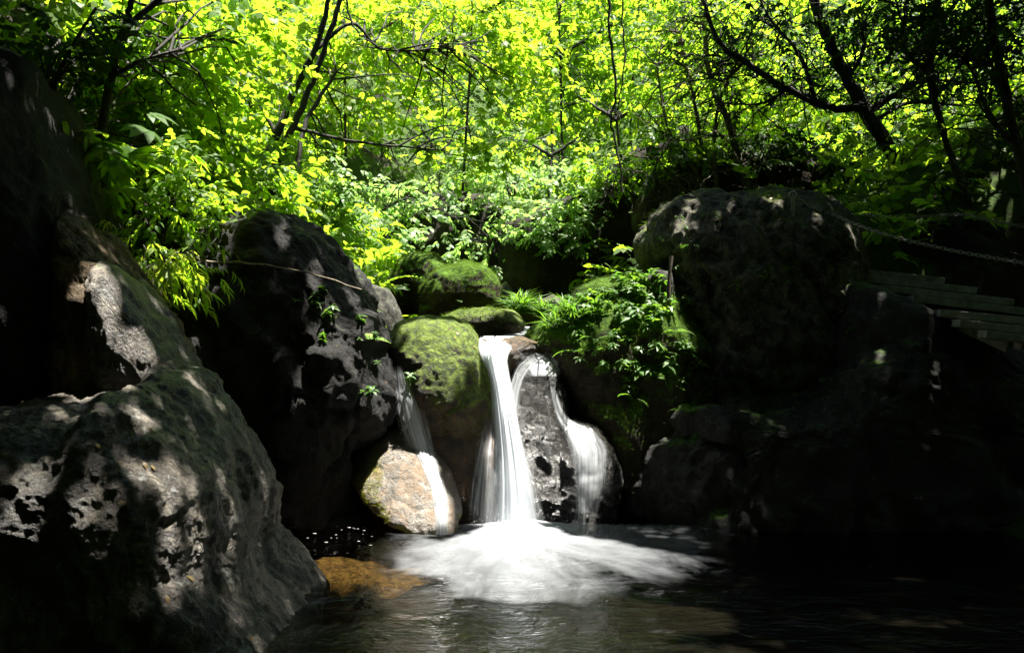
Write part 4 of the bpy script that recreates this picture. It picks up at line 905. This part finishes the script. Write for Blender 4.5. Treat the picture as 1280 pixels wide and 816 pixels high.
chain([P(1075, 268, 11.0), P(1130, 272, 10.6), P(1200, 268, 10.2), P(1240, 276, 10.0), P(1300, 287, 9.8)], 'upper iron chain along the far side of the steps')
T = Tubes(); a0 = P(212, 312, 8.6)
T.add([a0, P(260, 326, 8.6), P(330, 331, 8.55), P(400, 345, 8.55), P(452, 362, 8.6)], .011, .006, n=24, sides=6, wob=.006); o = T.build('dry_twig', M['twig'], None, a0); tag(o, 'long dry twig lying across the black left boulder', 'twig')
h = surf(836, 385); a0 = h[0] if h is not None else P(836, 385, 9.5)
T = Tubes(); T.add([a0 - (0, 0, .05), a0 + (.0, .0, .25), P(839, 320, a0[1] + .02)], .024, .02, n=10, sides=7); o = T.build('dead_stem', M['bark_pale'], None, a0); tag(o, 'pale dry stem standing against the great right boulder', 'stem')
for pts, r, lab in [([(758, -30), (764, 60), (770, 110), (764, 150), (772, 190), (778, 240)], .018, 'dark vine hanging in front of the cliff shrubs'), ([(775, -30), (780, 60), (776, 120), (770, 140)], .012, 'thinner vine hanging beside the dark vine'),
                    ([(430, -20), (440, 30), (460, 50), (480, 62)], .014, 'short dark vine dangling at the top among the bright leaves')]:
    q = [P(a, b, 11.5) for a, b in pts]; T = Tubes(); T.add(q, r, r * .7, n=26, sides=6, wob=.01); o = T.build('vine', M['bark'], None, q[0]); tag(o, lab, 'vine', 'hanging vines')

# ---------------------------------------------------------------- fallen leaves on the rocks, droplets at the foot of the fall
L = Leaves(); SPR['single'] = [np.array([leaf_poly(1, .45, b_)]) for b_ in (.1, .3, -.2, .2, .4, 0)]
for key, n_ in (('bigright', 90), ('fg', 70), ('leftmid', 40), ('bankright', 70), ('mossfall', 16), ('flat', 8), ('slab', 6), ('stairrock', 20), ('pillar', 5)):
    ob, V, T = ROCKS[key]; vn = vnormals(V, T); ids = np.where(vn[:, 2] > .55)[0]; ids = rng.choice(ids, n_)
    for i in ids:
        nn = Vector(vn[i]); e_ = nn.to_track_quat('Z', 'X').to_matrix() @ Matrix.Rotation(rng.uniform(0, 6.28), 3, 'Z')
        v = SPR['single'][rng.integers(6)][0] * rng.uniform(.03, .075); L.L.append((v @ np.array(e_).T + V[i] + vn[i] * .006)[None])
o = L.build('fallen_leaves', leaf_mat('leaf_litter', (.10, .06, .02), (.22, .17, .06), (.1, .06, .02), (.2, .14, .04), .15, .08)); tag(o, 'dry fallen leaves lying on the boulders', 'leaves', kind='stuff')
dv, dt = ico(1); Vs, Ts = [], []
for k in range(150):
    a_ = rng.uniform(-math.pi, 0) if k % 3 else rng.uniform(0, 6.28); r_ = abs(rng.normal(0, .28)) + .03
    c_ = np.array((.02 + 1.3 * r_ * math.cos(a_), 8.78 + r_ * math.sin(a_) * .6, .04 + abs(rng.normal(0, .09)) * max(.2, 1 - r_))); Vs.append(dv * rng.uniform(.002, .006) * (1, 1, 1.6) + c_); Ts.append(dt + k * len(dv))
wf = [o for o in bpy.data.objects if o.name == 'waterfall'][0]
o = np_mesh('splash_drops', np.vstack(Vs), [np.vstack(Ts)], bpy.data.materials['fleck_foam'], wf, np.array(wf.location), True); tag(o, kind='stuff')
